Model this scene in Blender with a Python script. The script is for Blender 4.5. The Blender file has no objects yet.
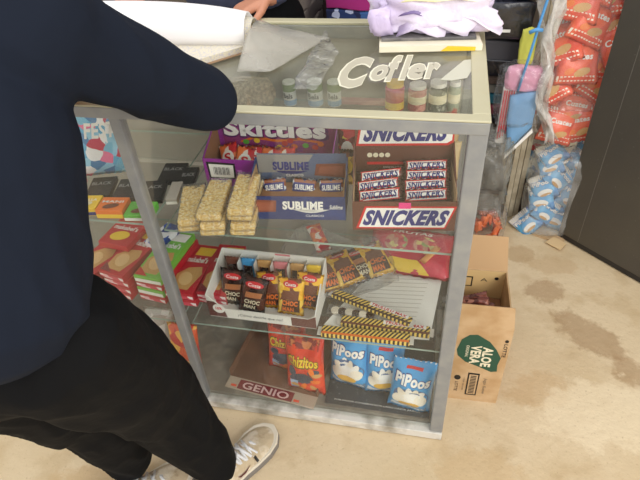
import bpy, bmesh, math, random
from mathutils import Vector, Matrix, Euler, noise
random.seed(7)
R = math.radians
SC = bpy.context.scene
COL = SC.collection

# ------------------------------------------------------------------ camera
CAM = Vector((-0.0936, -0.8785, 1.4543))
F_PX, PITCH, ROLL, YAW = 550.7, 0.69502, -0.07389, -0.24355
cp, sp = math.cos(PITCH), math.sin(PITCH)
FW = Vector((math.sin(YAW) * cp, math.cos(YAW) * cp, -sp))
r_ = Vector((math.cos(YAW), -math.sin(YAW), 0)); u_ = r_.cross(FW)
RT = r_ * math.cos(ROLL) + u_ * math.sin(ROLL)
UP = -r_ * math.sin(ROLL) + u_ * math.cos(ROLL)
cd = bpy.data.cameras.new('camera'); cam = bpy.data.objects.new('camera', cd); COL.objects.link(cam)
cd.sensor_width = 36; cd.lens = F_PX / 640 * 36; cd.clip_start = 0.02
cam.matrix_world = Matrix(((RT.x, UP.x, -FW.x, CAM.x), (RT.y, UP.y, -FW.y, CAM.y), (RT.z, UP.z, -FW.z, CAM.z), (0, 0, 0, 1)))
SC.camera = cam
# ------------------------------------------------------------------ light
w = bpy.data.worlds.new('world'); SC.world = w; w.use_nodes = True
bg = w.node_tree.nodes['Background']; bg.inputs[0].default_value = (0.97, 0.97, 0.98, 1); bg.inputs[1].default_value = 0.95
def area(name, loc, target, sx, sy, power, col):
    l = bpy.data.lights.new(name, 'AREA'); l.shape = 'RECTANGLE'; l.size = sx; l.size_y = sy; l.energy = power; l.color = col
    o = bpy.data.objects.new(name, l); COL.objects.link(o); o.location = loc
    o.rotation_euler = (Vector(target) - Vector(loc)).to_track_quat('-Z', 'Y').to_euler()
area('doorway_daylight', (2.2, -2.6, 2.5), (0, 0.2, 0.5), 2.2, 2.2, 85, (1.0, 0.97, 0.92))
area('shop_daylight', (-0.8, 0.3, 2.9), (-0.3, 0.3, 0.5), 2.5, 1.6, 16, (1.0, 0.98, 0.95))
SC.cycles.transparent_max_bounces = 48; SC.cycles.max_bounces = 10
vs = SC.view_settings; vs.view_transform = 'Standard'; vs.look = 'None'; vs.exposure = 0.25; vs.gamma = 1; vs.use_curve_mapping = False

# ------------------------------------------------------------------ materials
def lin(c):
    return tuple(((x / 255) / 12.92 if x / 255 <= .04045 else ((x / 255 + .055) / 1.055) ** 2.4) for x in c) + (1,)
MATS = {}
def mat(name, col, rough=.5, metal=0, spec=.5, bump=None, var=None, spots=None, coat=0):
    """bump=(scale,strength); var=(colour2,scale,lo,hi); spots=(colour,scale,lo,hi)"""
    if name in MATS: return MATS[name]
    m = bpy.data.materials.new(name); m.use_nodes = True; nt = m.node_tree; n = nt.nodes; L = nt.links
    b = n['Principled BSDF']; b.inputs['Roughness'].default_value = rough; b.inputs['Metallic'].default_value = metal
    b.inputs['Specular IOR Level'].default_value = spec; b.inputs['Coat Weight'].default_value = coat
    b.inputs['Base Color'].default_value = lin(col)
    tc = n.new('ShaderNodeTexCoord'); out = None
    def rgb(c):
        r = n.new('ShaderNodeRGB'); r.outputs[0].default_value = lin(c); return r.outputs[0]
    base = rgb(col)
    for v in (var, spots):
        if v:
            t = n.new('ShaderNodeTexNoise'); t.inputs['Scale'].default_value = v[1]; t.inputs['Detail'].default_value = 5
            L.new(tc.outputs['Object'], t.inputs['Vector'])
            mr = n.new('ShaderNodeMapRange'); mr.inputs['From Min'].default_value = v[2]; mr.inputs['From Max'].default_value = v[3]
            L.new(t.outputs['Fac'], mr.inputs['Value'])
            mx = n.new('ShaderNodeMix'); mx.data_type = 'RGBA'; L.new(mr.outputs[0], mx.inputs['Factor'])
            L.new(base, mx.inputs['A']); L.new(rgb(v[0]), mx.inputs['B']); base = mx.outputs['Result']
    if var or spots: L.new(base, b.inputs['Base Color'])
    if bump:
        t = n.new('ShaderNodeTexNoise'); t.inputs['Scale'].default_value = bump[0]; t.inputs['Detail'].default_value = 4
        L.new(tc.outputs['Object'], t.inputs['Vector'])
        bp = n.new('ShaderNodeBump'); bp.inputs['Strength'].default_value = bump[1]; bp.inputs['Distance'].default_value = .01
        L.new(t.outputs['Fac'], bp.inputs['Height']); L.new(bp.outputs[0], b.inputs['Normal'])
    MATS[name] = m; return m
def mprint(name, cols, scale, rough=.35, bump=None, stretch=(1, 1, 1)):
    """busy printed packaging: voronoi patches picked from a palette"""
    if name in MATS: return MATS[name]
    m = mat(name, cols[0], rough, bump=bump); n = m.node_tree.nodes; L = m.node_tree.links
    tc = n['Texture Coordinate']; mp = n.new('ShaderNodeMapping'); mp.inputs['Scale'].default_value = stretch
    L.new(tc.outputs['Object'], mp.inputs[0])
    nz = n.new('ShaderNodeTexNoise'); nz.inputs['Scale'].default_value = scale * .6; L.new(mp.outputs[0], nz.inputs['Vector'])
    mixv = n.new('ShaderNodeVectorMath'); mixv.operation = 'MULTIPLY_ADD'; mixv.inputs[1].default_value = (.02,) * 3
    L.new(nz.outputs['Color'], mixv.inputs[0]); L.new(mp.outputs[0], mixv.inputs[2])
    v = n.new('ShaderNodeTexVoronoi'); v.inputs['Scale'].default_value = scale; L.new(mixv.outputs[0], v.inputs['Vector'])
    sep = n.new('ShaderNodeSeparateColor'); L.new(v.outputs['Color'], sep.inputs[0])
    cr = n.new('ShaderNodeValToRGB'); cr.color_ramp.interpolation = 'CONSTANT'
    e = cr.color_ramp.elements
    while len(e) < len(cols): e.new(.5)
    for i, c in enumerate(cols): e[i].position = i / len(cols); e[i].color = lin(c)
    L.new(sep.outputs[0], cr.inputs[0]); L.new(cr.outputs[0], n['Principled BSDF'].inputs['Base Color'])
    return m
def mglass(name, dust=.05, dustcol=(200, 200, 190), tint=(253, 254, 253), rough=.02, dscale=14, bump=None, ior=1.5):
    m = bpy.data.materials.new(name); m.use_nodes = True; nt = m.node_tree; n = nt.nodes; L = nt.links
    n.remove(n['Principled BSDF']); out = n['Material Output']
    tr = n.new('ShaderNodeBsdfTransparent'); tr.inputs[0].default_value = lin(tint)
    gl = n.new('ShaderNodeBsdfGlossy'); gl.inputs['Roughness'].default_value = rough
    df = n.new('ShaderNodeBsdfDiffuse'); df.inputs[0].default_value = lin(dustcol)
    fr = n.new('ShaderNodeFresnel'); fr.inputs[0].default_value = ior
    m1 = n.new('ShaderNodeMixShader'); m2 = n.new('ShaderNodeMixShader')
    # facing-aware fresnel stays symmetric for back faces
    geo = n.new('ShaderNodeNewGeometry')
    L.new(fr.outputs[0], m1.inputs[0]); L.new(tr.outputs[0], m1.inputs[1]); L.new(gl.outputs[0], m1.inputs[2])
    sw = n.new('ShaderNodeMix'); sw.data_type = 'FLOAT'; L.new(geo.outputs['Backfacing'], sw.inputs[0])
    L.new(fr.outputs[0], sw.inputs[2]); sw.inputs[3].default_value = .03; L.new(sw.outputs[0], m1.inputs[0])
    tc = n.new('ShaderNodeTexCoord'); t = n.new('ShaderNodeTexNoise'); t.inputs['Scale'].default_value = dscale; t.inputs['Detail'].default_value = 6
    L.new(tc.outputs['Object'], t.inputs['Vector'])
    mr = n.new('ShaderNodeMapRange'); mr.inputs['From Min'].default_value = .35; mr.inputs['From Max'].default_value = .75
    mr.inputs['To Min'].default_value = dust * .6; mr.inputs['To Max'].default_value = dust * 2
    L.new(t.outputs['Fac'], mr.inputs['Value']); L.new(mr.outputs[0], m2.inputs[0])
    L.new(m1.outputs[0], m2.inputs[1]); L.new(df.outputs[0], m2.inputs[2]); L.new(m2.outputs[0], out.inputs[0])
    if bump:
        t2 = n.new('ShaderNodeTexNoise'); t2.inputs['Scale'].default_value = bump[0]; L.new(tc.outputs['Object'], t2.inputs['Vector'])
        bp = n.new('ShaderNodeBump'); bp.inputs['Strength'].default_value = bump[1]; bp.inputs['Distance'].default_value = .02
        L.new(t2.outputs['Fac'], bp.inputs['Height']); L.new(bp.outputs[0], gl.inputs['Normal']); L.new(bp.outputs[0], fr.inputs['Normal'])
    MATS[name] = m; return m
G_front = mglass('front glass', .010); G_top = mglass('top glass', .09, (190, 188, 168), (250, 251, 246), dscale=9)
G_shelf = mglass('shelf glass', .025); G_edge = mat('glass edge', (150, 168, 158), .2)
CLEAR = mglass('clear plastic', .05, (225, 228, 228), (250, 250, 250), .12, 25, bump=(30, 1.0))
CLEAR2 = mglass('milky plastic', .16, (225, 225, 222), (250, 250, 250), .2, 18, bump=(18, 1.0))
ALU = mat('brushed aluminium', (138, 140, 141), .4, .2, bump=(60, .06), var=((158, 158, 153), 22, .4, .8))
CREAM = mat('cream painted frame', (190, 184, 154), .45, .1, var=((188, 180, 148), 25, .5, .85))
DARKALU = mat('worn grey frame', (112, 112, 110), .4, .5)
BACKP = mat('grey back panel', (160, 155, 144), .6)
CONC = None
CARD = mat('cardboard', (200, 168, 128), .8, bump=(90, .08), var=((182, 146, 102), 12, .4, .6))
CARD2 = mat('brown cardboard inside', (140, 98, 66), .8)
GREYC = mat('grey cardboard', (168, 160, 150), .8)
WHITE = mat('white print', (240, 238, 232), .4); CREAMP = mat('cream print', (230, 220, 190), .5)
RED = mat('red print', (205, 35, 40), .35); BLUE = mat('navy print', (36, 44, 120), .35); BLACK = mat('black print', (22, 20, 20), .4)
SBROWN = mat('snack box brown', (98, 58, 46), .4); PURPLE = mat('purple print', (148, 48, 150), .35); YEL = mat('yellow print', (240, 200, 50), .4)
ORANGE = mat('orange print', (235, 120, 40), .4); GREEN = mat('green print', (90, 180, 60), .4); DGREEN = mat('dark green print', (34, 78, 58), .6)
MAROON = mat('maroon print', (130, 40, 50), .4); CHOC = mat('chocolate print', (110, 58, 38), .4); SKY = mat('sky blue foil', (70, 160, 220), .28, coat=.3, bump=(22, .35))
PAPER = mat('white paper', (232, 230, 222), .7)

# ------------------------------------------------------------------ object helpers
def link(name, me, m=None, parent=None, loc=None, rot=None):
    o = bpy.data.objects.new(name, me); COL.objects.link(o)
    if m:
        for q in (m if isinstance(m, (list, tuple)) else [m]): me.materials.append(q)
    if parent: o.parent = parent
    if loc is not None: o.location = loc
    if rot is not None: o.rotation_euler = rot
    return o
def tag(o, label, cat, group=None, kind=None):
    o['label'] = label; o['category'] = cat
    if group: o['group'] = group
    if kind: o['kind'] = kind
    return o
def thing(name, label, cat, loc=(0, 0, 0), rot=(0, 0, 0), group=None):
    o = bpy.data.objects.new(name, None); COL.objects.link(o); o.empty_display_size = .02
    o.location = loc; o.rotation_euler = rot
    return tag(o, label, cat, group)
def kids(o): return [c for c in COL.objects if c.parent == o]
def copy_tree(o, parent=None):
    c = o.copy(); COL.objects.link(c)
    if parent: c.parent = parent
    for k in kids(o): copy_tree(k, c)
    return c
def bm_obj(name, bm, m, parent=None, smooth=False, loc=None, rot=None, bevel=0, solid=0):
    me = bpy.data.meshes.new(name); bmesh.ops.recalc_face_normals(bm, faces=bm.faces) if not solid else None
    bm.to_mesh(me); bm.free()
    if smooth:
        for p in me.polygons: p.use_smooth = True
    o = link(name, me, m, parent, loc, rot)
    if solid:
        s = o.modifiers.new('s', 'SOLIDIFY'); s.thickness = solid; s.offset = 0
    if bevel:
        b = o.modifiers.new('b', 'BEVEL'); b.width = bevel; b.segments = 2; b.limit_method = 'ANGLE'
    return o
def addbox(bm, lo, hi, M=None):
    vs_ = [Vector((x, y, z)) for x in (lo[0], hi[0]) for y in (lo[1], hi[1]) for z in (lo[2], hi[2])]
    if M: vs_ = [M @ v for v in vs_]
    v = [bm.verts.new(p) for p in vs_]
    for f in ((0, 1, 3, 2), (4, 6, 7, 5), (0, 4, 5, 1), (2, 3, 7, 6), (0, 2, 6, 4), (1, 5, 7, 3)): bm.faces.new([v[i] for i in f])
def box(name, lo, hi, m, parent=None, bevel=0, loc=None, rot=None):
    bm = bmesh.new(); addbox(bm, lo, hi); return bm_obj(name, bm, m, parent, bevel=bevel, loc=loc, rot=rot)
def boxes(name, L_, m, parent=None, bevel=0, loc=None, rot=None):
    bm = bmesh.new()
    for lo, hi in L_: addbox(bm, lo, hi)
    return bm_obj(name, bm, m, parent, bevel=bevel, loc=loc, rot=rot)
def addtube(bm, pts, rad, n=10, cap=True):
    pts = [Vector(p) for p in pts]; rings = []
    if not isinstance(rad, (list, tuple)): rad = [rad] * len(pts)
    t0 = (pts[1] - pts[0]).normalized(); up = Vector((0, 0, 1)) if abs(t0.z) < .9 else Vector((1, 0, 0))
    for i, p in enumerate(pts):
        t = (pts[min(i + 1, len(pts) - 1)] - pts[max(i - 1, 0)]).normalized()
        a = t.cross(up).normalized(); b = a.cross(t)
        rings.append([bm.verts.new(p + (a * math.cos(k * math.tau / n) + b * math.sin(k * math.tau / n)) * rad[i]) for k in range(n)])
    for r0, r1 in zip(rings, rings[1:]):
        for k in range(n): bm.faces.new((r0[k], r0[(k + 1) % n], r1[(k + 1) % n], r1[k]))
    if cap: bm.faces.new(rings[0][::-1]); bm.faces.new(rings[-1])
def tube(name, pts, rad, m, parent=None, n=10):
    bm = bmesh.new(); addtube(bm, pts, rad, n); return bm_obj(name, bm, m, parent, smooth=True)
def lathe(name, prof, m, parent=None, n=20, loc=None):
    bm = bmesh.new(); rings = [[bm.verts.new((r * math.cos(k * math.tau / n), r * math.sin(k * math.tau / n), z)) for k in range(n)] for r, z in prof]
    for a, b in zip(rings, rings[1:]):
        for k in range(n): bm.faces.new((a[k], a[(k + 1) % n], b[(k + 1) % n], b[k]))
    bm.faces.new(rings[0][::-1]); bm.faces.new(rings[-1])
    return bm_obj(name, bm, m, parent, smooth=False, loc=loc)
# print: flat shapes laid on a surface.  fr(x,y) -> local point
def frame(o, ux, uy, lift=.0006):
    o, ux, uy = Vector(o), Vector(ux).normalized(), Vector(uy).normalized(); n = ux.cross(uy)
    return lambda x, y, k=1: o + ux * x + uy * y + n * lift * k
def decal(name, pts, m, parent, fr, k=1):
    bm = bmesh.new(); v = [bm.verts.new(fr(x, y, k)) for x, y in pts]; bm.faces.new(v)
    me = bpy.data.meshes.new(name); bm.to_mesh(me); bm.free(); return link(name, me, m, parent)
def rect(x0, y0, x1, y1, sh=0): return [(x0, y0), (x1, y0), (x1 + sh, y1), (x0 + sh, y1)]
def ell(cx, cy, a, b, n=20, rot=0):
    o = []
    for i in range(n):
        t = math.tau * i / n; x, y = a * math.cos(t), b * math.sin(t)
        o.append((cx + x * math.cos(rot) - y * math.sin(rot), cy + x * math.sin(rot) + y * math.cos(rot)))
    return o
def text(s, m, parent, fr, cx, cy, wd, ht, bold=.02, shear=0, k=2, name='lettering', arc=0, sub=False):
    cu = bpy.data.curves.new('t', 'FONT'); cu.body = s; cu.offset = bold; cu.shear = shear; cu.resolution_u = 3
    cu.space_character = 1.0 + bold * 1.5
    o = bpy.data.objects.new('t', cu); COL.objects.link(o)
    bpy.context.view_layer.update()
    me = bpy.data.meshes.new_from_object(o.evaluated_get(bpy.context.evaluated_depsgraph_get()))
    bpy.data.objects.remove(o)
    if sub:
        bm = bmesh.new(); bm.from_mesh(me); bmesh.ops.triangulate(bm, faces=bm.faces)
        bmesh.ops.subdivide_edges(bm, edges=[e for e in bm.edges if e.calc_length() > .25], cuts=2); bm.to_mesh(me); bm.free()
    xs = [v.co.x for v in me.vertices]; ys = [v.co.y for v in me.vertices]
    if not xs: return None
    x0, x1, y0, y1 = min(xs), max(xs), min(ys), max(ys)
    for v in me.vertices:
        x = (v.co.x - x0) / (x1 - x0) - .5; y = (v.co.y - y0) / (y1 - y0) - .5
        v.co = fr(cx + x * wd, cy + y * ht + arc * (1 - 4 * x * x), k)
    return link(name, me, m, parent)
def slab(name, pts, z0, z1, m, parent=None, loc=None, rot=None, bevel=0):
    bm = bmesh.new(); a = [bm.verts.new((x, y, z0)) for x, y in pts]; b = [bm.verts.new((x, y, z1)) for x, y in pts]
    bm.faces.new(a[::-1]); bm.faces.new(b)
    for i in range(len(pts)): j = (i + 1) % len(pts); bm.faces.new((a[i], a[j], b[j], b[i]))
    return bm_obj(name, bm, m, parent, loc=loc, rot=rot, bevel=bevel)
# pillow pouch standing in its local XZ plane, front towards -Y
def pth(x, z, w_, h_, t):
    u = min(1, abs(x) / (w_ / 2)); v = min(1, max(0, abs(z - h_ / 2) / (h_ / 2 - .008)))
    return t / 2 * (max(0, 1 - u ** 2.6) ** .6) * (max(0, 1 - v ** 3) ** .7)
LAST = [0, 0]
def pouch(name, w_, h_, t, m, parent=None, seed=0, loc=None, rot=None, nx=18, nz=22, crumple=.05):
    LAST[:] = [seed, crumple]
    bm = bmesh.new(); F_, B_ = [], []
    for j in range(nz + 1):
        z = h_ * j / nz; ra, rb = [], []
        for i in range(nx + 1):
            x = -w_ / 2 + w_ * i / nx; th = pth(x, z, w_, h_, t)
            px = x * (1 - .07 * math.sin(math.pi * j / nz)) ; nz_ = noise.noise(Vector((x * 22, z * 22, seed * 7.7))) * crumple * t * (1 if 0 < i < nx else 0)
            edge = (z < .01 or z > h_ - .01)
            zz = z + (.0015 * (-1) ** i if edge and j in (0, nz) else 0)
            ra.append(bm.verts.new((px, -th + nz_, zz)))
            rb.append(ra[-1] if i in (0, nx) or j in (0, nz) else bm.verts.new((px, th + nz_, zz)))
        F_.append(ra); B_.append(rb)
    for j in range(nz):
        for i in range(nx):
            bm.faces.new((F_[j][i], F_[j][i + 1], F_[j + 1][i + 1], F_[j + 1][i]))
            q = (B_[j][i], B_[j + 1][i], B_[j + 1][i + 1], B_[j][i + 1])
            try: bm.faces.new(q)
            except ValueError: pass
    return bm_obj(name, bm, m, parent, smooth=True, loc=loc, rot=rot)
def pframe(w_, h_, t, lift=.0012):
    sd, cr = LAST
    def f(x, z, k=1):
        nz_ = noise.noise(Vector((x * 22, z * 22, sd * 7.7))) * cr * t
        return Vector((x * (1 - .07 * math.sin(math.pi * max(0, min(1, z / h_)))), -pth(x, z, w_, h_, t) + nz_ - lift * (.6 + .5 * k), z))
    return f
def pdecal(name, pts, m, parent, fr, k=1, cuts=3):
    """a printed shape draped over a pouch front: fan of rings from the shape's centre"""
    cx = sum(p[0] for p in pts) / len(pts); cz = sum(p[1] for p in pts) / len(pts)
    P = []
    for a, b in zip(pts, pts[1:] + pts[:1]):
        for s_ in range(cuts): P.append((a[0] + (b[0] - a[0]) * s_ / cuts, a[1] + (b[1] - a[1]) * s_ / cuts))
    bm = bmesh.new(); c = bm.verts.new(fr(cx, cz, k)); prev = None; n = len(P)
    for r in range(1, 4):
        ring = [bm.verts.new(fr(cx + (x - cx) * r / 3, cz + (z - cz) * r / 3, k)) for x, z in P]
        for i in range(n):
            j = (i + 1) % n
            if prev: bm.faces.new((prev[i], prev[j], ring[j], ring[i]))
            else: bm.faces.new((c, ring[i], ring[j]))
        prev = ring
    return bm_obj(name, bm, m, parent)
# crumpled closed blob (plastic bags, cloth heaps)
def blob(name, size, m, parent=None, seed=0, amp=.12, freq=3.0, loc=None, rot=None, sub=4, power=.8, fine=.03, bottom=True):
    bm = bmesh.new(); bmesh.ops.create_icosphere(bm, subdivisions=sub, radius=1)
    for v in bm.verts:
        p = v.co.copy(); q = Vector([math.copysign(abs(c) ** power, c) for c in p]); q = q / max(abs(c) for c in q) * .55 + q * .45
        a = noise.noise(p * freq + Vector((seed, 0, 0))) * amp + abs(noise.noise(p * freq * 3 + Vector((0, seed, 0)))) * fine * 2
        q = q * (1 + a)
        if bottom and q.z < -.9: q.z = -.9
        v.co = Vector((q.x * size[0] / 2, q.y * size[1] / 2, q.z * size[2] / 2))
    return bm_obj(name, bm, m, parent, smooth=True, loc=loc, rot=rot)

# ================================================================== setting
m = mat('concrete floor', (213, 192, 157), .75, bump=(40, .25), var=((203, 180, 142), 2.6, .42, .66), spots=((192, 167, 128), 9, .52, .75))
n = m.node_tree.nodes; L = m.node_tree.links; tc = n['Texture Coordinate']; b = n['Principled BSDF']
base = b.inputs['Base Color'].links[0].from_socket
def stain(base, cx, cy, rx, ry, rot, col, seed, strength=.6):
    mp = n.new('ShaderNodeMapping'); mp.vector_type = 'TEXTURE'; mp.inputs['Location'].default_value = (cx, cy, 0)
    mp.inputs['Rotation'].default_value = (0, 0, rot); mp.inputs['Scale'].default_value = (rx, ry, 1); L.new(tc.outputs['Object'], mp.inputs[0])
    ln = n.new('ShaderNodeVectorMath'); ln.operation = 'LENGTH'; L.new(mp.outputs[0], ln.inputs[0])
    nz = n.new('ShaderNodeTexNoise'); nz.inputs['Scale'].default_value = 16; nz.inputs['Detail'].default_value = 10; nz.inputs['Roughness'].default_value = .68; nz.noise_dimensions = '4D'; nz.inputs['W'].default_value = seed
    L.new(tc.outputs['Object'], nz.inputs['Vector'])
    ad = n.new('ShaderNodeMath'); ad.operation = 'MULTIPLY_ADD'; ad.inputs[1].default_value = 2.2; L.new(nz.outputs['Fac'], ad.inputs[0]); L.new(ln.outputs['Value'], ad.inputs[2])
    mr = n.new('ShaderNodeMapRange'); mr.inputs['From Min'].default_value = 2.15; mr.inputs['From Max'].default_value = 1.85; mr.inputs['To Max'].default_value = strength
    L.new(ad.outputs[0], mr.inputs['Value'])
    mx = n.new('ShaderNodeMix'); mx.data_type = 'RGBA'; L.new(mr.outputs[0], mx.inputs['Factor']); L.new(base, mx.inputs['A']); mx.inputs['B'].default_value = lin(col)
    return mx.outputs['Result']
for a in ((.345, .64, .075, .06, .2, (160, 128, 90), 1), (.46, .45, .14, .07, -.75, (156, 124, 86), 2), (.58, .30, .10, .05, -.8, (160, 128, 90), 5), (.27, .83, .07, .05, 0, (176, 146, 106), 3), (.40, .78, .10, .05, 0, (190, 160, 120), 8, .5),
          (.28, .2, .10, .07, .3, (196, 166, 124), 4, .6), (.10, -.10, .12, .08, .3, (200, 172, 130), 6, .6), (-.95, -.35, .2, .1, .4, (196, 166, 124), 7, .7), (.45, .15, .2, .12, .3, (232, 214, 180), 9, .6)):
    base = stain(base, *a)
vv = n.new('ShaderNodeTexVoronoi'); vv.feature = 'DISTANCE_TO_EDGE'; vv.inputs['Scale'].default_value = 1.6
nz = n.new('ShaderNodeTexNoise'); nz.inputs['Scale'].default_value = 4; nz.inputs['Detail'].default_value = 8; nz.inputs['Roughness'].default_value = .7; L.new(tc.outputs['Object'], nz.inputs['Vector'])
vm = n.new('ShaderNodeVectorMath'); vm.operation = 'MULTIPLY_ADD'; vm.inputs[1].default_value = (1.3, 1.3, 0); L.new(nz.outputs['Color'], vm.inputs[0]); L.new(tc.outputs['Object'], vm.inputs[2]); L.new(vm.outputs[0], vv.inputs['Vector'])
mr = n.new('ShaderNodeMapRange'); mr.inputs['From Min'].default_value = 0; mr.inputs['From Max'].default_value = .006; mr.inputs['To Min'].default_value = .22; mr.inputs['To Max'].default_value = 0
L.new(vv.outputs['Distance'], mr.inputs['Value']); mx = n.new('ShaderNodeMix'); mx.data_type = 'RGBA'; L.new(mr.outputs[0], mx.inputs['Factor']); L.new(base, mx.inputs['A']); mx.inputs['B'].default_value = lin((240, 226, 196))
nz = n.new('ShaderNodeTexNoise'); nz.inputs['Scale'].default_value = 120; nz.inputs['Detail'].default_value = 3; L.new(tc.outputs['Object'], nz.inputs['Vector'])
mr = n.new('ShaderNodeMapRange'); mr.inputs['From Min'].default_value = .62; mr.inputs['From Max'].default_value = .75; mr.inputs['To Max'].default_value = .5; L.new(nz.outputs['Fac'], mr.inputs['Value'])
mx2 = n.new('ShaderNodeMix'); mx2.data_type = 'RGBA'; L.new(mr.outputs[0], mx2.inputs['Factor']); L.new(mx.outputs['Result'], mx2.inputs['A']); mx2.inputs['B'].default_value = lin((168, 142, 108))
L.new(mx2.outputs['Result'], b.inputs['Base Color'])
box('floor', (-3.5, -3.5, -.1), (3.5, 2.1, 0), m)['kind'] = 'structure'
box('wall_back', (-3.5, 1.75, 0), (3.5, 1.85, 2.7), mat('shop wall', (120, 108, 92), .8, var=((100, 90, 78), 2, .4, .6)))['kind'] = 'structure'

# ================================================================== display counter
dc = thing('display_counter', 'long aluminium framed glass display counter filled with sweets', 'display counter')
XL = -1.62
boxes('base_rail', [((XL, -.012, .004), (0, .018, .034)), ((-.03, .018, .004), (0, .49, .034)), ((XL, .46, .004), (-.03, .49, .034)), ((XL, .018, .004), (XL + .03, .46, .034))], mat('dusty white rail', (214, 210, 200), .55, .1, var=((150, 144, 130), 18, .45, .7), bump=(40, .2)), dc, .002)
for nm, x0, x1, y0, y1 in (('corner_post', -.034, 0, -.008, .022), ('middle_post', -.719, -.696, -.006, .022), ('corner_post', XL, XL + .03, -.008, .022), ('corner_post', -.03, 0, .46, .49), ('corner_post', XL, XL + .03, .46, .49)):
    box(nm, (x0, y0, .034), (x1, y1, .975), ALU, dc, .003)
boxes('top_rail', [((XL, -.010, .972), (0, .002, .9955)), ((-.012, .002, .972), (0, .49, .9955)), ((XL, .46, .962), (-.03, .49, .992)), ((XL, .02, .962), (XL + .03, .46, .992))], ALU, dc, .002)
boxes('top_trim', [((XL, -.0105, .9955), (.001, .016, 1.0)), ((-.03, .016, .9955), (.001, .494, 1.0)), ((XL, .466, .992), (-.03, .494, 1.0)), ((XL, .016, .992), (XL + .028, .466, 1.0))], CREAM, dc, .002)
box('top_glass', (XL + .028, .016, .991), (-.03, .466, .996), G_top, dc)
box('front_glass', (-.694, .004, .034), (-.034, .008, .974), G_front, dc)
box('front_glass', (XL + .03, .004, .034), (-.722, .008, .974), G_front, dc)
box('side_glass', (-.012, .022, .034), (-.008, .46, .974), G_front, dc)
def shelf(name, x0, x1, y0, y1, z):
    o = box(name, (x0, y0, z - .006), (x1, y1, z), [G_shelf, G_edge], dc)
    for p in o.data.polygons:
        if abs(p.normal.z) < .5: p.material_index = 1
shelf('upper_shelf', -.69, -.034, .024, .45, .672); shelf('upper_shelf', XL + .03, -.724, .024, .45, .684)
shelf('lower_shelf', -.69, -.034, .024, .45, .348); shelf('lower_shelf', XL + .03, -.724, .024, .45, .348)
shelf('rear_ledge', -.66, -.034, .37, .455, .800)
box('bottom_board', (XL + .03, .018, .034), (-.03, .46, .046), mat('grey bottom board', (118, 112, 102), .7, var=((140, 134, 122), 20, .45, .65)), dc)
bp_ = box('back_panel', (XL + .03, .462, .034), (-.03, .470, .962), BACKP, dc)
box('panel_rail', (XL + .03, .455, .568), (-.03, .462, .580), mat('pale rail', (196, 190, 178), .5), dc)
for z in (.672, .348):
    for x in (-.7, -.02):
        box('shelf_bracket', (x - .012, .20, z - .02), (x + .012, .222, z - .006), DARKALU, dc)
# etched lettering on the top glass
fr = frame((-.17, .20, .9965), (1, .13, 0), (-.06, 1, 0), .0004)
LET = mat('tan sticker lettering', (186, 180, 160), .5); LETO = mat('cream sticker outline', (230, 226, 204), .5)
text('C', LETO, dc, fr, -.088, -.004, .068, .156, .07, .35, k=1); text('C', LET, dc, fr, -.087, -.004, .062, .148, .04, .35, k=2)
for i, (ch, x, y, w_, h_) in enumerate((('o', -.040, -.012, .034, .072), ('f', -.012, .010, .030, .125), ('l', .012, .012, .024, .118), ('e', .033, -.010, .034, .072), ('r', .064, -.008, .030, .072))):
    text(ch, LETO, dc, fr, x, y, w_ + .006, h_ + .010, .07, .35, k=1); text(ch, LET, dc, fr, x + .001, y, w_, h_, .04, .35, k=2)
decal('lettering_swoosh', [(.078, -.054), (.13, .040), (.160, .045), (.130, -.048), (.10, -.058)], mat('pale sticker shade', (196, 194, 176), .5), dc, fr)
# small white lamp reflections are left to the glass; dust line along the rear rail
for i, x in enumerate((-.43, -.385, -.345, -.30, -.275)):
    pass

# ================================================================== boxed sweets on the upper shelf
ZU, ZL = .6725, .3485
def wall_tray(name, w_, d, hf, hb, m, parent, t=.0025, m_in=None, base=True):
    """open display tray: low front wall, side walls rising to the back"""
    bm = bmesh.new()
    addbox(bm, (-w_ / 2, 0, 0), (w_ / 2, t, hf)); addbox(bm, (-w_ / 2, t, 0), (w_ / 2, d, t)); addbox(bm, (-w_ / 2, d - t, t), (w_ / 2, d, hb))
    for s in (-1, 1):
        x0, x1 = sorted((s * w_ / 2, s * (w_ / 2 - t)))
        v = [bm.verts.new(p) for p in ((x0, t, t), (x0, d - t, t), (x0, d - t, hb), (x0, t, hf), (x1, t, t), (x1, d - t, t), (x1, d - t, hb), (x1, t, hf))]
        for f in ((0, 1, 2, 3), (7, 6, 5, 4), (0, 4, 5, 1), (1, 5, 6, 2), (2, 6, 7, 3), (3, 7, 4, 0)): bm.faces.new([v[i] for i in f])
    return bm_obj(name, bm, m, parent)
# Snickers
sn = thing('candy_bar_box', 'brown SNICKERS display box with open lid at right on upper shelf', 'candy box', (-.1415, .088, ZU), (0, 0, R(6.5)))
wall_tray('tray', .224, .13, .078, .15, SBROWN, sn)
box('inner_side', (-.1093, .004, .003), (-.1088, .126, .10), CARD, sn); box('inner_side', (.1088, .004, .003), (.1093, .126, .10), CARD, sn)
bm = bmesh.new(); addbox(bm, (-.109, .126, .085), (.109, .1275, .222)); bm_obj('lid', bm, SBROWN, sn)
fr = frame((0, 0, 0), (1, 0, 0), (0, 0, 1))
decal('red_panel', [(-.105, .006), (.092, .006), (.112, .067), (-.085, .067)], RED, sn, fr, 1)
decal('white_panel', [(-.098, .010), (.089, .010), (.106, .063), (-.081, .063)], WHITE, sn, fr, 2)
text('SNICKERS', BLUE, sn, fr, .004, .0365, .188, .043, .055, .45, k=3)
decal('price_sticker', rect(-.012, .062, .014, .078), mat('pink sticker', (235, 60, 140), .4), sn, fr, 4)
frl = frame((0, .126, 0), (1, 0, 0), (0, 0, 1))
decal('red_panel', [(-.107, .143), (.097, .143), (.109, .151), (.109, .222), (-.095, .222)], RED, sn, frl, 1)
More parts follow.
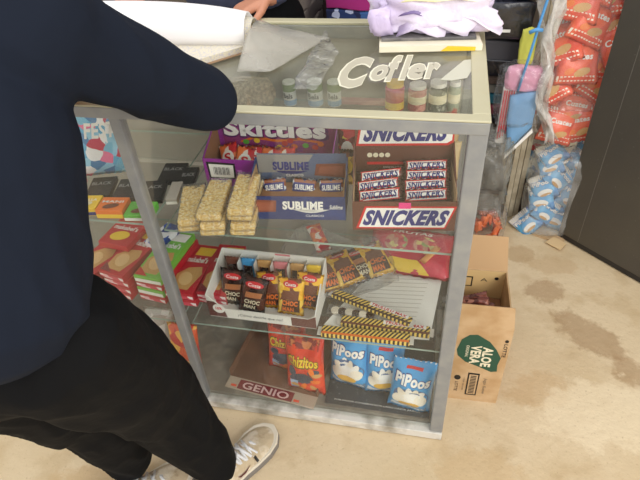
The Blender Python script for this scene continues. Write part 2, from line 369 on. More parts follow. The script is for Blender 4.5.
decal('white_panel', [(-.101, .149), (.094, .149), (.105, .156), (.105, .218), (-.09, .218)], WHITE, sn, frl, 2)
text('SNICKERS', BLUE, sn, frl, .004, .177, .190, .046, .055, .45, k=3)
decal('red_stripe', rect(-.082, .094, .09, .101), RED, sn, frl, 1)
text('CHOCOLATE CON MANI Y CARAMELO', WHITE, sn, frl, .01, .0865, .11, .0038, 0, 0, k=1)
for i in range(4): decal('emblem', ell(-.076 + .0135 * i, .119, .0060, .0062, 12), CREAMP, sn, frl, 1)
BARB = mat('bar wrapper brown', (88, 50, 40), .3, coat=.3, bump=(60, .3))
def candy_bar(w_=.108, d=.030, h_=.017):
    o = pouch('snack_bar', w_, d, h_, BARB, None, seed=random.random() * 9, nx=14, nz=8)
    f = pframe(w_, d, h_, .0012)
    pdecal('red_panel', rect(-w_ * .44, d * .08, w_ * .42, d * .92, .002), RED, o, f, 0, 4)
    pdecal('white_panel', rect(-w_ * .42, d * .16, w_ * .40, d * .84, .002), WHITE, o, f, 1, 4)
    text('SNICKERS', BLUE, o, f, 0, d * .5, w_ * .80, d * .56, .03, .3, k=3, sub=True)
    return o
bar0 = candy_bar(); k = 0
WHERE = ['lowest', 'second lowest', 'third from bottom', 'topmost']
M0 = Matrix.Translation(sn.location) @ Euler((0, 0, R(6.5))).to_matrix().to_4x4()
for colx, rows, tilt, side in ((.052, 4, 4, 'right'), (-.052, 3, 9, 'left')):
    for i in range(rows):
        o = bar0 if k == 0 else copy_tree(bar0); k += 1
        lp = Vector((colx + random.uniform(-.004, .004), .030 + .0215 * i, .058 + .0115 * i))
        o.matrix_world = M0 @ Matrix.Translation(lp) @ Euler((R(-50), R(-tilt - random.uniform(-2, 2)), 0)).to_matrix().to_4x4()
        lab = WHERE[i] if rows == 4 else ['lowest', 'middle', 'topmost'][i]
        tag(o, f'wrapped SNICKERS bar, {lab} in the {side} column of the open brown box', 'candy bar', 'chocolate bars in the brown box')
# filler card under the bars
box('inner_card', (-.108, .02, .03), (.108, .122, .052), BARB, sn)

# Sublime
sb = thing('chocolate_box', 'navy blue SUBLIME CLASICO display box with open lid', 'candy box', (-.385, .098, ZU), (0, 0, R(5.5)))
SNAVY = mat('navy box', (44, 58, 112), .4, var=((60, 80, 140), 14, .5, .7))
wall_tray('tray', .223, .115, .064, .098, SNAVY, sb)
bm = bmesh.new(); addbox(bm, (-.106, .110, .03), (.108, .112, .110)); bm_obj('lid', bm, [mat('slate blue lid', (92, 106, 136), .45, var=((132, 134, 136), 16, .5, .75))], sb)
box('inner_side', (-.1088, .004, .003), (-.1083, .108, .085), CARD, sb); box('inner_side', (.1083, .004, .003), (.1088, .108, .085), CARD, sb)
text('SUBLIME', WHITE, sb, fr, .014, .041, .094, .024, .05, .05, k=2)
decal('white_arc', [(-.012, .030)] + [(-.012 + .088 * t / 8, .030 - .010 * math.sin(math.pi * t / 8)) for t in range(1, 8)] + [(.076, .030)] + [(.076 - .088 * t / 8, .028 - .005 * math.sin(math.pi * t / 8)) for t in range(1, 8)], WHITE, sb, fr, 1)
text('CLASICO', WHITE, sb, fr, .040, .012, .042, .006, .01, 0, k=1)
decal('chocolate_picture', [(-.105, .020), (-.050, .022), (-.046, .054), (-.103, .056)], mat('milk chocolate print', (136, 74, 56), .4), sb, fr, 1)
decal('chocolate_picture', [(-.098, .026), (-.056, .028), (-.053, .048), (-.097, .050)], mat('milk chocolate light print', (158, 90, 68), .4), sb, fr, 2)
text('Sublime', WHITE, sb, fr, .090, .037, .03, .012, .02, .2, k=1)
frs = frame((0, .110, -.027), (1, 0, 0), (0, 0, 1))
decal('grey_band', [(-.106, .084), (.0, .088), (.03, .135), (-.106, .135)], mat('grey lid print', (150, 146, 140), .45), sb, frs, .5)
text('SUBLIME', BLUE, sb, frs, -.026, .104, .088, .024, .05, .05, k=2)
text('CLASICO', WHITE, sb, frs, -.018, .078, .042, .007, .02, 0, k=2)
decal('navy_arc', [(-.066, .090)] + [(-.066 + .08 * t / 8, .090 - .010 * math.sin(math.pi * t / 8)) for t in range(1, 8)] + [(.014, .090)] + [(.014 - .08 * t / 8, .087 - .004 * math.sin(math.pi * t / 8)) for t in range(1, 8)], BLUE, sb, frs, 1)
decal('chocolate_picture', [(.030, .078), (.104, .072), (.106, .112), (.036, .110)], MATS['milk chocolate print'], sb, frs, 2)
decal('chocolate_picture', [(.040, .084), (.098, .079), (.100, .105), (.044, .103)], MATS['milk chocolate light print'], sb, frs, 3)
SILV = mprint('silver blue wrapper', [(200, 205, 215), (170, 178, 200), (60, 74, 130), (220, 222, 228), (150, 90, 66)], 60, .25)
M0 = Matrix.Translation(sb.location) @ Euler((0, 0, R(5.5))).to_matrix().to_4x4()
bx0 = pouch('chocolate_bar', .06, .045, .014, SILV, None, 3, nx=12, nz=10); f = pframe(.06, .045, .014)
pdecal('blue_band', rect(-.026, .012, .026, .034), BLUE, bx0, f, .2); text('SUBLIME', WHITE, bx0, f, 0, .023, .046, .013, .03, k=2)
for i, (x, ti, lab) in enumerate(((-.060, -8, 'left'), (.006, 6, 'middle'), (.074, -3, 'right'))):
    o = bx0 if i == 0 else copy_tree(bx0)
    o.matrix_world = M0 @ Matrix.Translation((x, .058, .022)) @ Euler((R(-38), R(ti), 0)).to_matrix().to_4x4()
    tag(o, f'silver and blue wrapped chocolate, {lab} one inside the navy box', 'chocolate', 'wrapped chocolates in the navy box')
box('inner_card', (-.108, .02, .03), (.108, .1, .036), CARD2, sb)

# Skittles
sk = thing('candy_pouch_box', 'purple Skittles display box with white barcode on front', 'candy box', (-.487, .215, ZU), (0, 0, R(1)))
wall_tray('tray', .325, .125, .078, .125, PURPLE, sk)
decal('inner_side', [(.004, .004), (.120, .004), (.120, .122), (.004, .076)], CARD2, sk, frame((-.160, 0, 0), (0, 1, 0), (0, 0, 1), .0004))
decal('outer_side', [(.0, .0), (.125, .0), (.125, .125), (.0, .078)], mat('dark purple print', (92, 34, 100), .4), sk, frame((-.1626, 0, 0), (0, 1, 0), (0, 0, 1), -.0004))
decal('barcode_frame', [(-.153, .022), (-.082, .022), (-.080, .068), (-.155, .070)], BLACK, sk, fr, 1)
decal('barcode_label', [(-.148, .026), (-.087, .026), (-.085, .063), (-.149, .064)], WHITE, sk, fr, 2)
bm = bmesh.new()
for i in range(13): x = -.138 + i * .0034; v = [bm.verts.new(fr(a, c, 3)) for a, c in rect(x, .034, x + (.0018 if i % 3 else .0009), .056)]; bm.faces.new(v)
bm_obj('barcode', bm, BLACK, sk)
decal('purple_panel', rect(-.076, .02, -.064, .05), mat('lilac dots', (200, 120, 200), .4), sk, fr, 1)
PLUM = mat('plum lid', (136, 44, 104), .4, var=((160, 60, 130), 10, .45, .6))
bm = bmesh.new(); addbox(bm, (-.145, .118, .02), (.158, .120, .140)); bm_obj('lid', bm, PLUM, sk)
frk = frame((0, .118, 0), (1, 0, 0), (0, 0, 1))
frk = frame((0, .118, -.016), (1, 0, 0), (0, 0, 1))
text('Skittles', MATS['dark purple print'], sk, frk, -.004, .116, .284, .055, .075, 0, k=1)
text('Skittles', WHITE, sk, frk, -.006, .118, .272, .047, .045, 0, k=3)
decal('rainbow', [(-.10, .075), (-.06, .088), (.0, .080), (.06, .088), (.12, .080), (.12, .086), (.06, .096), (0, .088), (-.06, .096), (-.10, .080)], ORANGE, sk, frk, 1)
for i, (x, z, c) in enumerate(((-.085, .078, GREEN), (-.055, .083, YEL), (-.015, .072, PURPLE), (.02, .078, RED), (.045, .070, ORANGE), (.075, .074, GREEN), (.10, .070, RED), (.06, .062, PURPLE), (.005, .066, YEL), (.035, .086, RED), (.115, .080, ORANGE))):
    decal('candy_picture', ell(x, z, .0085, .0075, 14), c, sk, frk, 2 + i * .1)
RP = mprint('red sweet wrapper', [(205, 40, 50), (230, 60, 50), (240, 225, 215), (170, 30, 60), (235, 120, 60)], 55, .3)
M0 = Matrix.Translation(sk.location)
rp0 = pouch('sweet_packet', .055, .075, .014, RP, None, 5, nx=12, nz=12); f = pframe(.055, .075, .014)
pdecal('white_patch', ell(0, .036, .019, .02, 12), WHITE, rp0, f, 0); text('S', RED, rp0, f, 0, .036, .02, .024, .03, k=2)
for i, (x, y, ti, lab) in enumerate(((-.115, .05, -20, 'leftmost'), (-.082, .035, 10, 'second'), (-.048, .045, -6, 'third'), (-.012, .04, 5, 'fourth'), (.03, .045, -5, 'fifth'))):
    o = rp0 if i == 0 else copy_tree(rp0)
    o.matrix_world = M0 @ Matrix.Translation((x, y, .010)) @ Euler((R(-42), R(ti), 0)).to_matrix().to_4x4()
    tag(o, f'small red and white sweet packet inside the purple box, {lab} from the left', 'sweet packet', 'packets in the purple box')
box('inner_card', (-.155, .02, .006), (.155, .11, .014), CARD2, sk)

# puffed rice bars
RICE = mat('puffed rice', (246, 210, 128), .7, bump=(170, .5), var=((212, 166, 92), 130, .45, .65), spots=((252, 234, 186), 170, .50, .60))
def rice_bar():
    bm = bmesh.new(); addbox(bm, (-.027, -.07, 0), (.027, .07, .0165))
    bmesh.ops.subdivide_edges(bm, edges=bm.edges, cuts=5, use_grid_fill=True)
    for v in bm.verts: v.co += noise.noise_vector(v.co * 160) * .0016
    o = bm_obj('rice_bar', bm, RICE, bevel=.0015)
    bm = bmesh.new(); addbox(bm, (-.0295, -.076, .0002), (.0295, .076, .0185)); bmesh.ops.subdivide_edges(bm, edges=bm.edges, cuts=5, use_grid_fill=True)
    for v in bm.verts:
        if .001 < v.co.z: v.co += noise.noise_vector(v.co * 60) * .0012
    bm_obj('wrapper', bm, CLEAR, o, smooth=True); return o
rb0 = rice_bar(); k = 0
for x, y, rz, cnt, nm in ((-.640, .092, 14, 2, 'left'), (-.578, .084, 10, 3, 'middle'), (-.506, .094, 7, 4, 'right')):
    for i in range(cnt):
        o = rb0 if k == 0 else copy_tree(rb0); k += 1
        o.location = (x + (.002 if i % 2 else 0), y + (0, -.004, .006, .0)[i], ZU + .0005 + i * .019); o.rotation_euler = (0, 0, R(rz + (0, 3, -3, 1)[i]))
        lab = (['bottom', 'top'] if cnt == 2 else ['bottom', 'middle', 'top'] if cnt == 3 else ['bottom', 'second', 'third', 'top'])[i]
        tag(o, f'golden puffed rice bar in clear wrap, {lab} of the {nm} stack', 'rice bar', 'puffed rice bars stacked on the upper shelf')

# small packets standing between the tall boxes and at the right end
def small_packet(name, label, cat, loc, w_, h_, m, rz=0, col=WHITE, s='', tc_=RED):
    o = pouch(name, w_, h_, .018, m, None, loc[0] * 9, loc, (R(-6), 0, R(rz)), nx=12, nz=12); f = pframe(w_, h_, .018)
    pdecal('printed_patch', ell(0, h_ * .55, w_ * .34, h_ * .2, 14), col, o, f, 0)
    if s: text(s, tc_, o, f, 0, h_ * .55, w_ * .5, h_ * .16, .02, k=2)
    return tag(o, label, cat)
small_packet('sweet_packet', 'dark maroon sweet packet standing left of the brown lid', 'sweet packet', (-.298, .29, ZU), .05, .135, mprint('maroon wrapper', [(120, 30, 40), (90, 24, 30), (220, 190, 60), (200, 40, 50)], 50), 0, WHITE)
small_packet('sweet_packet', 'small gold sweet packet in front of the maroon packet left of the brown lid', 'sweet packet', (-.292, .255, ZU), .042, .095, mprint('gold wrapper', [(190, 140, 40), (120, 60, 30), (230, 190, 70), (60, 30, 20)], 50), 0, YEL)
o = small_packet('snack_bag', 'beige snack bag with brown scroll mark right of the brown box', 'snack bag', (-.052, .30, ZU), .055, .105, mat('beige wrapper', (196, 172, 130), .4, bump=(30, .2)), 0, mat('scroll brown', (110, 66, 40), .4))
o = small_packet('snack_bag', 'blue and orange snack bag standing behind the beige scroll marked bag', 'snack bag', (-.060, .352, ZU), .06, .118, mprint('blue orange wrapper', [(80, 130, 170), (200, 120, 60), (180, 150, 110)], 26), 0, ORANGE)

# tins and jars on the rear ledge
def tin(x, y, r, h_, kind, label, s=''):
    z = .8005
    t = thing('small_tin' if kind == 'tin' else 'sweet_jar', label, 'tin' if kind == 'tin' else 'jar', (x, y, z), (0, 0, R(-5)), 'small tins on the rear ledge' if kind == 'tin' else 'jars on the rear ledge')
    if kind == 'tin':
        lathe('can', [(r * .94, 0), (r, .003), (r, h_ - .003), (r * .93, h_)], mat('pale tin', (205, 208, 205), .35), t, loc=(0, 0, 0))
        lathe('green_band', [(r * 1.01, h_ * .62), (r * 1.01, h_ * .92)], mat('moss print', (120, 140, 90), .4), t)
        lathe('blue_band', [(r * 1.01, h_ * .04), (r * 1.01, h_ * .26)], mat('pale blue print', (120, 160, 200), .4), t)
        text(s, BLACK, t, lambda a, c, k=1: Vector((r * 1.03 * math.sin(a / r), -r * 1.03 * math.cos(a / r), c)), 0, h_ * .45, r * 1.5, h_ * .22, .03, k=1)
    else:
        lathe('jar_body', [(r, 0), (r, h_ * .8), (r * .8, h_ * .86)], {'red': mat('red jar', (190, 50, 40), .35), 'pink': mat('rose jar', (170, 80, 80), .35, var=((220, 150, 140), 40, .5, .6)), 'dark': mat('dark jar', (90, 92, 80), .3, var=((190, 190, 180), 50, .55, .65)), 'clear': mat('pale jar', (160, 168, 150), .25, var=((200, 90, 80), 30, .55, .65))}[kind], t)
        lathe('jar_lid', [(r * .9, h_ * .86), (r * .9, h_)], YEL if kind == 'red' else WHITE, t)
        lathe('jar_label', [(r * 1.01, h_ * .05), (r * 1.01, h_ * .32)] if kind == 'red' else [(r * 1.01, h_ * .3), (r * 1.01, h_ * .6)], YEL if kind == 'red' else CREAMP, t)
tin(-.470, .425, .017, .064, 'tin', 'small pale tin with blue foot, leftmost under the top glass', 'Bels')
tin(-.402, .428, .020, .066, 'tin', 'small green and white tin, larger one of the right pair under the glass', 'Bels')
tin(-.352, .43, .018, .066, 'tin', 'green and white tin touching the larger tin on its right', 'Bels')
tin(-.196, .425, .024, .070, 'red', 'red jar with yellow label under the etched lettering')
tin(-.140, .425, .023, .066, 'pink', 'rose coloured jar between the red jar and the dark jar')
tin(-.090, .425, .022, .074, 'dark', 'dark glass jar with pale marks under the end of the lettering')
tin(-.050, .425, .014, .076, 'clear', 'slim pale jar nearest the right corner of the glass top')
bm = bmesh.new(); addbox(bm, (-.095, -.012, 0), (.095, .010, .012)); o = bm_obj('flat_packet', bm, mat('dull pink wrapper', (168, 110, 110), .5, var=((200, 150, 140), 30, .5, .6)), loc=(-.27, .442, .801), rot=(R(0), 0, 0), bevel=.002); tag(o, 'long dull pink flat packet lying behind the small tins', 'packet')
o = blob('grain_sack', (.13, .06, .075), mat('grain sack', (150, 134, 112), .8, bump=(150, .6), var=((186, 168, 142), 120, .45, .6)), None, 3, loc=(-.575, .41, .834), sub=4); tag(o, 'speckled brown grain bag under the glass beside the notebook', 'bag')

# ================================================================== left module, upper shelf
ZUL = .6845
def carton(name, label, cat, loc, w_, d, h_, m, rz=0, face=None, s=None, tcol=WHITE, pic=None, group=None, top=None):
    t = thing(name, label, cat, loc, (0, 0, R(rz)), group)
    box('carton', (-w_ / 2, -d / 2, 0), (w_ / 2, d / 2, h_), m, t, .0015)
    if face: decal('front_band', rect(-w_ * .49, h_ * .1, w_ * .49, h_ * .55), face, t, frame((0, -d / 2, 0), (1, 0, 0), (0, 0, 1)))
    f = frame((0, 0, h_), (1, 0, 0), (0, 1, 0))
    if top: decal('top_panel', rect(-w_ * .45, -d * .45, w_ * .45, d * .45), top, t, f)
    if s: text(s, tcol, t, f, 0, d * .12, w_ * .8, d * .16, .02, k=3)
    if pic: decal('food_picture', ell(0, -d * .18, w_ * .3, d * .17, 14, .3), pic, t, f, 2)
    return t
BISC = mat('biscuit print', (206, 158, 96), .5)
carton('biscuit_box', 'pale yellow small box beside the orange one at front left of upper shelf', 'box', (-.900, .060, ZUL), .066, .055, .022, YEL, 8, BLUE, 'VANILLA', WHITE, CREAMP)
carton('biscuit_box', 'orange small box between the yellow and the green box', 'box', (-.828, .058, ZUL), .066, .055, .024, ORANGE, 6, YEL, 'MANI', WHITE, CHOC)
carton('biscuit_box', 'bright green small box left of the middle post on upper shelf', 'box', (-.756, .057, ZUL), .066, .055, .018, GREEN, 6, WHITE, None, WHITE, CHOC)
BLK = mat('black carton', (38, 36, 36), .35)
for i, (x, y, z, rz, lab) in enumerate(((-.90, .145, .004, 14, 'leftmost'), (-.83, .15, 0, 10, 'second'), (-.765, .15, 0, 14, 'third'), (-.745, .235, 0, 8, 'farthest back'))):
    carton('black_box', f'flat black box with grey lettering behind the small bright boxes, {lab}', 'box', (x, y - .012, ZUL + z), .062, .085, .014, BLK, rz, None, 'BLACK', mat('grey lettering', (150, 150, 150), .5), None, 'flat black boxes on the upper shelf')
carton('black_box', 'flat black box right of the middle post beside the rice bars', 'box', (-.695, .20, ZUL), .040, .10, .014, BLK, 10, None, 'BLACK', MATS['grey lettering'])
carton('biscuit_box', 'small brown and white box squeezed against the middle post', 'box', (-.706, .14, ZUL - .001), .028, .075, .018, GREYC, 10, WHITE)
CB = mprint('blue pink sweets', [(96, 176, 214), (150, 205, 230), (236, 120, 160), (240, 240, 240), (70, 130, 180), (196, 60, 90), (120, 190, 220)], 38, .3)
o = pouch('sweet_bag', .13, .21, .06, CB, None, 2, (-.905, .185, ZUL + .021), (R(-14), R(8), R(32)), crumple=.2); f = pframe(.13, .21, .06)
text('FESTI', WHITE, o, f, 0, .12, .09, .04, .03, .2, k=1); pdecal('blue_header', rect(-.058, .16, .058, .198), SKY, o, f, 0)
tag(o, 'tall light blue bag of pink and white sweets near the dark sleeve', 'sweet bag')
o = blob('sweet_heap_bag', (.10, .10, .06), mprint('pink sweets', [(240, 150, 160), (250, 225, 225), (220, 90, 110)], 40, .3), None, 8, loc=(-1.00, .12, ZUL + .03)); tag(o, 'pink and white sweet bag at far left of upper shelf', 'sweet bag')

# ================================================================== left module, lower shelf: biscuit cartons
RB = mat('biscuit red', (190, 30, 48), .35); PB = mprint('pale pink side', [(236, 190, 196), (214, 70, 90), (245, 235, 235)], 60)
GB = mat('biscuit green', (120, 190, 70), .4)
def biscuit_carton(m, side, s='makebel\'s', w_=.084, d=.205, h_=.0225):
    t = thing('biscuit_carton', '', 'biscuit box')
    box('carton', (-w_ / 2, -d / 2, 0), (w_ / 2, d / 2, h_), m, t, .001)
    decal('front_end', rect(-w_ * .48, h_ * .08, w_ * .48, h_ * .62), side, t, frame((0, -d / 2, 0), (1, 0, 0), (0, 0, 1)))
    f = frame((0, 0, h_), (0, -1, 0), (1, 0, 0)); f = frame((0, 0, h_), (1, 0, 0), (0, 1, 0))
    text(s, WHITE, t, f, .0, .035, w_ * .78, .024, .03, .1, k=2)
    decal('cream_patch', rect(-w_ * .2, .055, w_ * .42, .09, .004), YEL if m is RB else WHITE, t, f)
    decal('wafer_picture', [(-.034, -.085), (.020, -.088), (.036, -.02), (.026, .008), (-.012, .0), (-.036, -.03)], BISC, t, f, 1)
    decal('wafer_picture', ell(-.004, -.045, .020, .028, 12, .4), mat('toasted print', (226, 188, 132), .5), t, f, 2)
    decal('red_corner', [(-.040, -.098), (-.002, -.098), (-.040, -.066)], MAROON if m is RB else RED, t, f, 2)
    return t
cr0 = biscuit_carton(RB, PB); cg0 = biscuit_carton(GB, WHITE); used = set()
def place_carton(kind, x, y, z, rz, label, tilt=0):
    s = cr0 if kind == 'r' else cg0
    o = s if kind not in used else copy_tree(s); used.add(kind)
    o.location = (x, y, z); o.rotation_euler = (0, R(tilt), R(rz)); tag(o, label, 'biscuit box', 'stacked biscuit boxes on the lower shelf')
H = .0232; ORD = ['bottom', 'second from bottom', 'third from bottom', 'fourth from bottom', 'top']
for sname, x, y, rz, kinds in (('leftmost stack by the dark trousers', -1.012, .20, -14, 'rrr'), ('stack second from the dark trousers', -.912, .19, -11, 'rrrr'), ('stack with the green top box', -.817, .185, -7, 'rgrg'), ('stack directly behind the middle post', -.738, .185, -3, 'rr')):
    for i, kd in enumerate(kinds):
        place_carton(kd, x + random.uniform(-.003, .003), y + random.uniform(-.006, .006), ZL + .0005 + H * i, rz + random.uniform(-2, 2), f'{"red" if kd == "r" else "green"} biscuit box, {ORD[i] if i < len(kinds) - 1 else "top"} of the {sname}')
place_carton('r', -.652, .200, ZL + .0005, -2, 'red biscuit box lying flat right of the middle post, lower one')
place_carton('r', -.655, .195, ZL + .0005 + H, 1, 'red biscuit box right of the middle post beside the white tray, upper one')
o = carton('wafer_box', 'navy and white wafer box lying across the biscuit boxes', 'box', (-.845, .245, ZL + .0945), .05, .10, .02, mprint('navy white', [(40, 60, 130), (230, 230, 235), (60, 90, 170)], 40), -20)
o = carton('wafer_box', 'red and yellow box at the back of the leftmost stacks', 'box', (-.965, .24, ZL + .0945), .10, .12, .02, RB, -8, None, 'makebel\'s', WHITE, YEL)
# left bottom compartment
for i, (x, c, lab) in enumerate(((-.80, ORANGE, 'orange'), (-.90, mat('grey wrap', (190, 186, 180), .5), 'pale grey'))):
    o = pouch('snack_bag', .10, .16, .05, mprint('left ' + lab, [(225, 90, 50), (240, 180, 80), (200, 50, 50)] if i == 0 else [(190, 186, 180), (170, 160, 150), (220, 215, 210)], 30), None, i, (x, .10 + i * .05, .047), (R(-12), 0, 0)); tag(o, f'{lab} snack bag at the bottom of the counter left of the post', 'snack bag')

# ================================================================== right module, lower shelf
# white tray of cakes
tr = thing('cake_tray', 'white cardboard tray of wrapped cakes with maroon corners', 'cake tray', (-.5, .052, ZL), (0, 0, R(-1)))
WC = mat('white card', (232, 230, 222), .6); BRW = mat('tray brown print', (104, 62, 58), .5)
wd, dp = .298, .15
bm = bmesh.new(); t_ = .003
def quadwall(bm, P, off):
    off = Vector(off); v = [bm.verts.new(Vector(p)) for p in P] + [bm.verts.new(Vector(p) + off) for p in P]; n_ = len(P)
    bm.faces.new(v[:n_]); bm.faces.new(v[n_:][::-1])
    for i in range(n_): j = (i + 1) % n_; bm.faces.new((v[i], v[i + n_], v[j + n_], v[j]))
quadwall(bm, [(-wd / 2, 0, 0), (wd / 2, 0, 0), (wd / 2, 0, .05), (wd / 2 - .02, 0, .034), (-wd / 2 + .045, 0, .034), (-wd / 2 + .02, 0, .06), (-wd / 2, 0, .082)], (0, t_, 0))
quadwall(bm, [(-wd / 2, dp - t_, 0), (wd / 2, dp - t_, 0), (wd / 2, dp - t_, .118), (-wd / 2, dp - t_, .118)], (0, t_, 0))
for s, hf in ((-1, .082), (1, .05)):
    quadwall(bm, [(s * wd / 2, t_, 0), (s * wd / 2, dp - t_, 0), (s * wd / 2, dp - t_, .118), (s * wd / 2, t_, hf)], (-s * t_, 0, 0))
addbox(bm, (-wd / 2 + t_, t_, 0), (wd / 2 - t_, dp - t_, t_)); bm_obj('tray', bm, WC, tr)
decal('brown_corner', [(-wd / 2, .002), (-.098, .002), (-.104, .034), (-.128, .058), (-wd / 2, .06)], BRW, tr, fr)
decal('brown_corner', [(.082, .002), (wd / 2, .002), (wd / 2, .046), (.128, .034), (.082, .034)], BRW, tr, fr)
decal('round_label', ell(-.118, .034, .017, .017, 20), WHITE, tr, fr, 2); text('10%', RED, tr, fr, -.118, .035, .018, .010, .03, k=3)
decal('message_strip', rect(-.093, .003, .080, .031), PAPER, tr, fr, 2)
text('¿Cómo decirle que no!', BLACK, tr, fr, -.004, .018, .125, .012, .0, .2, k=3)
boxes('divider', [((x - .0008, .104, .003), (x + .0008, .146, .108)) for x in (-.09, -.043, .004, .051, .098)], WC, tr)
decal('back_stripe', rect(.006, .112, .049, .118), mat('rose stripe', (214, 120, 130), .5), tr, frame((0, dp - t_, 0), (1, 0, 0), (0, 0, 1)), 1)
DCH = mprint('dark cake wrapper', [(52, 28, 24), (66, 36, 30), (44, 24, 20), (90, 52, 40)], 45, .25); YCH = mprint('yellow cake wrapper', [(240, 186, 50), (232, 170, 40), (246, 206, 90), (232, 176, 46), (120, 64, 40)], 55, .25)
M0 = Matrix.Translation(tr.location) @ Euler((0, 0, R(-1))).to_matrix().to_4x4()
def cake(kind):  # decals are laid out for a 62 x 98 mm wrapper and scaled
    w_, h_, t = .074, .112, .022
    o = pouch('wrapped_cake', w_, h_, t, DCH if kind == 'd' else YCH, None, 3 if kind == 'd' else 8, nx=12, nz=16); f_ = pframe(w_, h_, t); f = lambda x, z, k=1: f_(x * 1.19, z * 1.14, k)
    if kind == 'd':
        pdecal('red_badge', ell(0, .080, .022, .008, 14), RED, o, f, 0); text('Costa', WHITE, o, f, 0, .080, .03, .008, .02, .1, k=2)
        pdecal('cake_picture', [(-.02, .045), (.02, .048), (.022, .062), (-.018, .06)], mat('cake print', (176, 112, 70), .4), o, f, .5)
        text('CHOC\nMAN', CREAMP, o, f, 0, .028, .038, .026, .03, .1, k=2)
    else:
        pdecal('red_badge', ell(0, .084, .018, .008, 14), RED, o, f, 0); text('Costa', WHITE, o, f, 0, .084, .026, .007, .02, .1, k=2)
        pdecal('cake_picture', [(-.02, .045), (.02, .045), (.022, .070), (-.018, .068)], CHOC, o, f, .5)
        pdecal('brown_shape', [(-.022, .008), (.022, .010), (.024, .046), (-.018, .044)], mat('cocoa print', (72, 38, 26), .4), o, f, .8); text('CHOC\nMAN', ORANGE, o, f, 0, .027, .038, .032, .04, .1, k=2)
    return o
cd0 = cake('d'); cy0 = cake('y'); seen = set()
for kd, x, y, tilt, lab in (('d', -.096, .045, 3, 'left of the front row'), ('d', -.038, .024, 10, 'second in the front row'), ('y', .018, .050, -6, 'first yellow one of the front row'), ('y', .070, .034, 2, 'middle yellow one'), ('y', .110, .062, 5, 'rightmost yellow one')):
    o = {'d': cd0, 'y': cy0}[kd]
    if kd in seen: o = copy_tree(o)
    seen.add(kd); o.matrix_world = M0 @ Matrix.Translation((x, y, .006)) @ Euler((R(-16), R(tilt), 0)).to_matrix().to_4x4()
    tag(o, f'{"dark brown" if kd == "d" else "yellow"} wrapped cake in the white tray, {lab}', 'cake', 'wrapped cakes in the white tray')
for i, (c, lab) in enumerate(((CHOC, 'brown'), (SKY, 'sky blue'), (BISC, 'tan'), (mat('rose stripe', (214, 120, 130), .5), 'rose'), (BISC, 'tan'), (YEL, 'gold'))):
    o = pouch('tall_packet', .042, .106, .02, c, None, i, nx=8, nz=12); o.matrix_world = M0 @ Matrix.Translation((-.114 + .0465 * i, .126, .004))
    pdecal('dark_print', rect(-.014, .035, .014, .085), DCH, o, pframe(.042, .106, .02), .3)
    if lab == 'tan': lab = 'tan' + (' (right)' if i == 4 else ' (left)')
    tag(o, f'upright {["brown", "sky blue", "left tan", "rose", "right tan", "gold"][i]} topped packet in the rear row of the white tray', 'packet', 'rear row of packets in the white tray')

# paper sheet
sheet = thing('paper_sheet', 'white ruled paper sheet lying on the lower shelf', 'paper', (0, 0, 0))
slab('sheet', [(-.345, .045), (-.06, .055), (-.022, .40), (-.20, .36)], ZL + .0003, ZL + .0014, PAPER, sheet)
LINEM = mat('faint print', (196, 192, 180), .7); bm = bmesh.new()
for i in range(16):
    y = .10 + i * .016; v = [bm.verts.new((x, yy, ZL + .0018)) for x, yy in ((-.27 + i * .006, y), (-.10 + i * .003, y + .012), (-.10 + i * .003, y + .0145), (-.27 + i * .006, y + .0025))]; bm.faces.new(v)
bm_obj('ruled_lines', bm, LINEM, sheet)
# clear bag of chocolate cakes
o = thing('cake_bag', 'clear plastic bag of yellow and brown wrapped cakes right of the white tray', 'bag', (-.285, .262, ZL + .004), (0, 0, R(28)))
blob('plastic_bag', (.22, .17, .07), CLEAR, o, 5, loc=(0, 0, .03), sub=4, fine=.05)
for i, (x, y, rz, kd) in enumerate(((-.072, .004, 74, 'y'), (-.020, .0, 84, 'y'), (.028, -.002, 80, 'd'), (.070, -.004, 78, 'y'))):
    c = copy_tree(cy0 if kd == 'y' else cd0); c.parent = None
    c.matrix_world = Matrix.Translation((-.290, .258, ZL + .028)) @ Euler((0, 0, R(34))).to_matrix().to_4x4() @ Matrix.Translation((x, y - .06, .006 * (i % 2))) @ Euler((R(-80), 0, R(rz - 80))).to_matrix().to_4x4() @ Matrix.Scale(1.08, 4)
    tag(c, f'wrapped cake inside the clear bag on the lower shelf, {["leftmost", "second", "third", "rightmost"][i]} one', 'cake', 'cakes in the clear bag')
o = blob('crumpled_bag', (.20, .15, .05), CLEAR2, None, 15, loc=(-.40, .33, ZL + .026), rot=(0, 0, R(-20)), fine=.08); tag(o, 'crumpled clear plastic bag behind the white tray', 'plastic bag')
c = pouch('sweet_packet', .045, .11, .015, RP, None, 4, (-.375, .30, ZL + .052), (R(-80), 0, R(30))); tag(c, 'red sweet packet on the crumpled clear bag behind the tray', 'sweet packet')
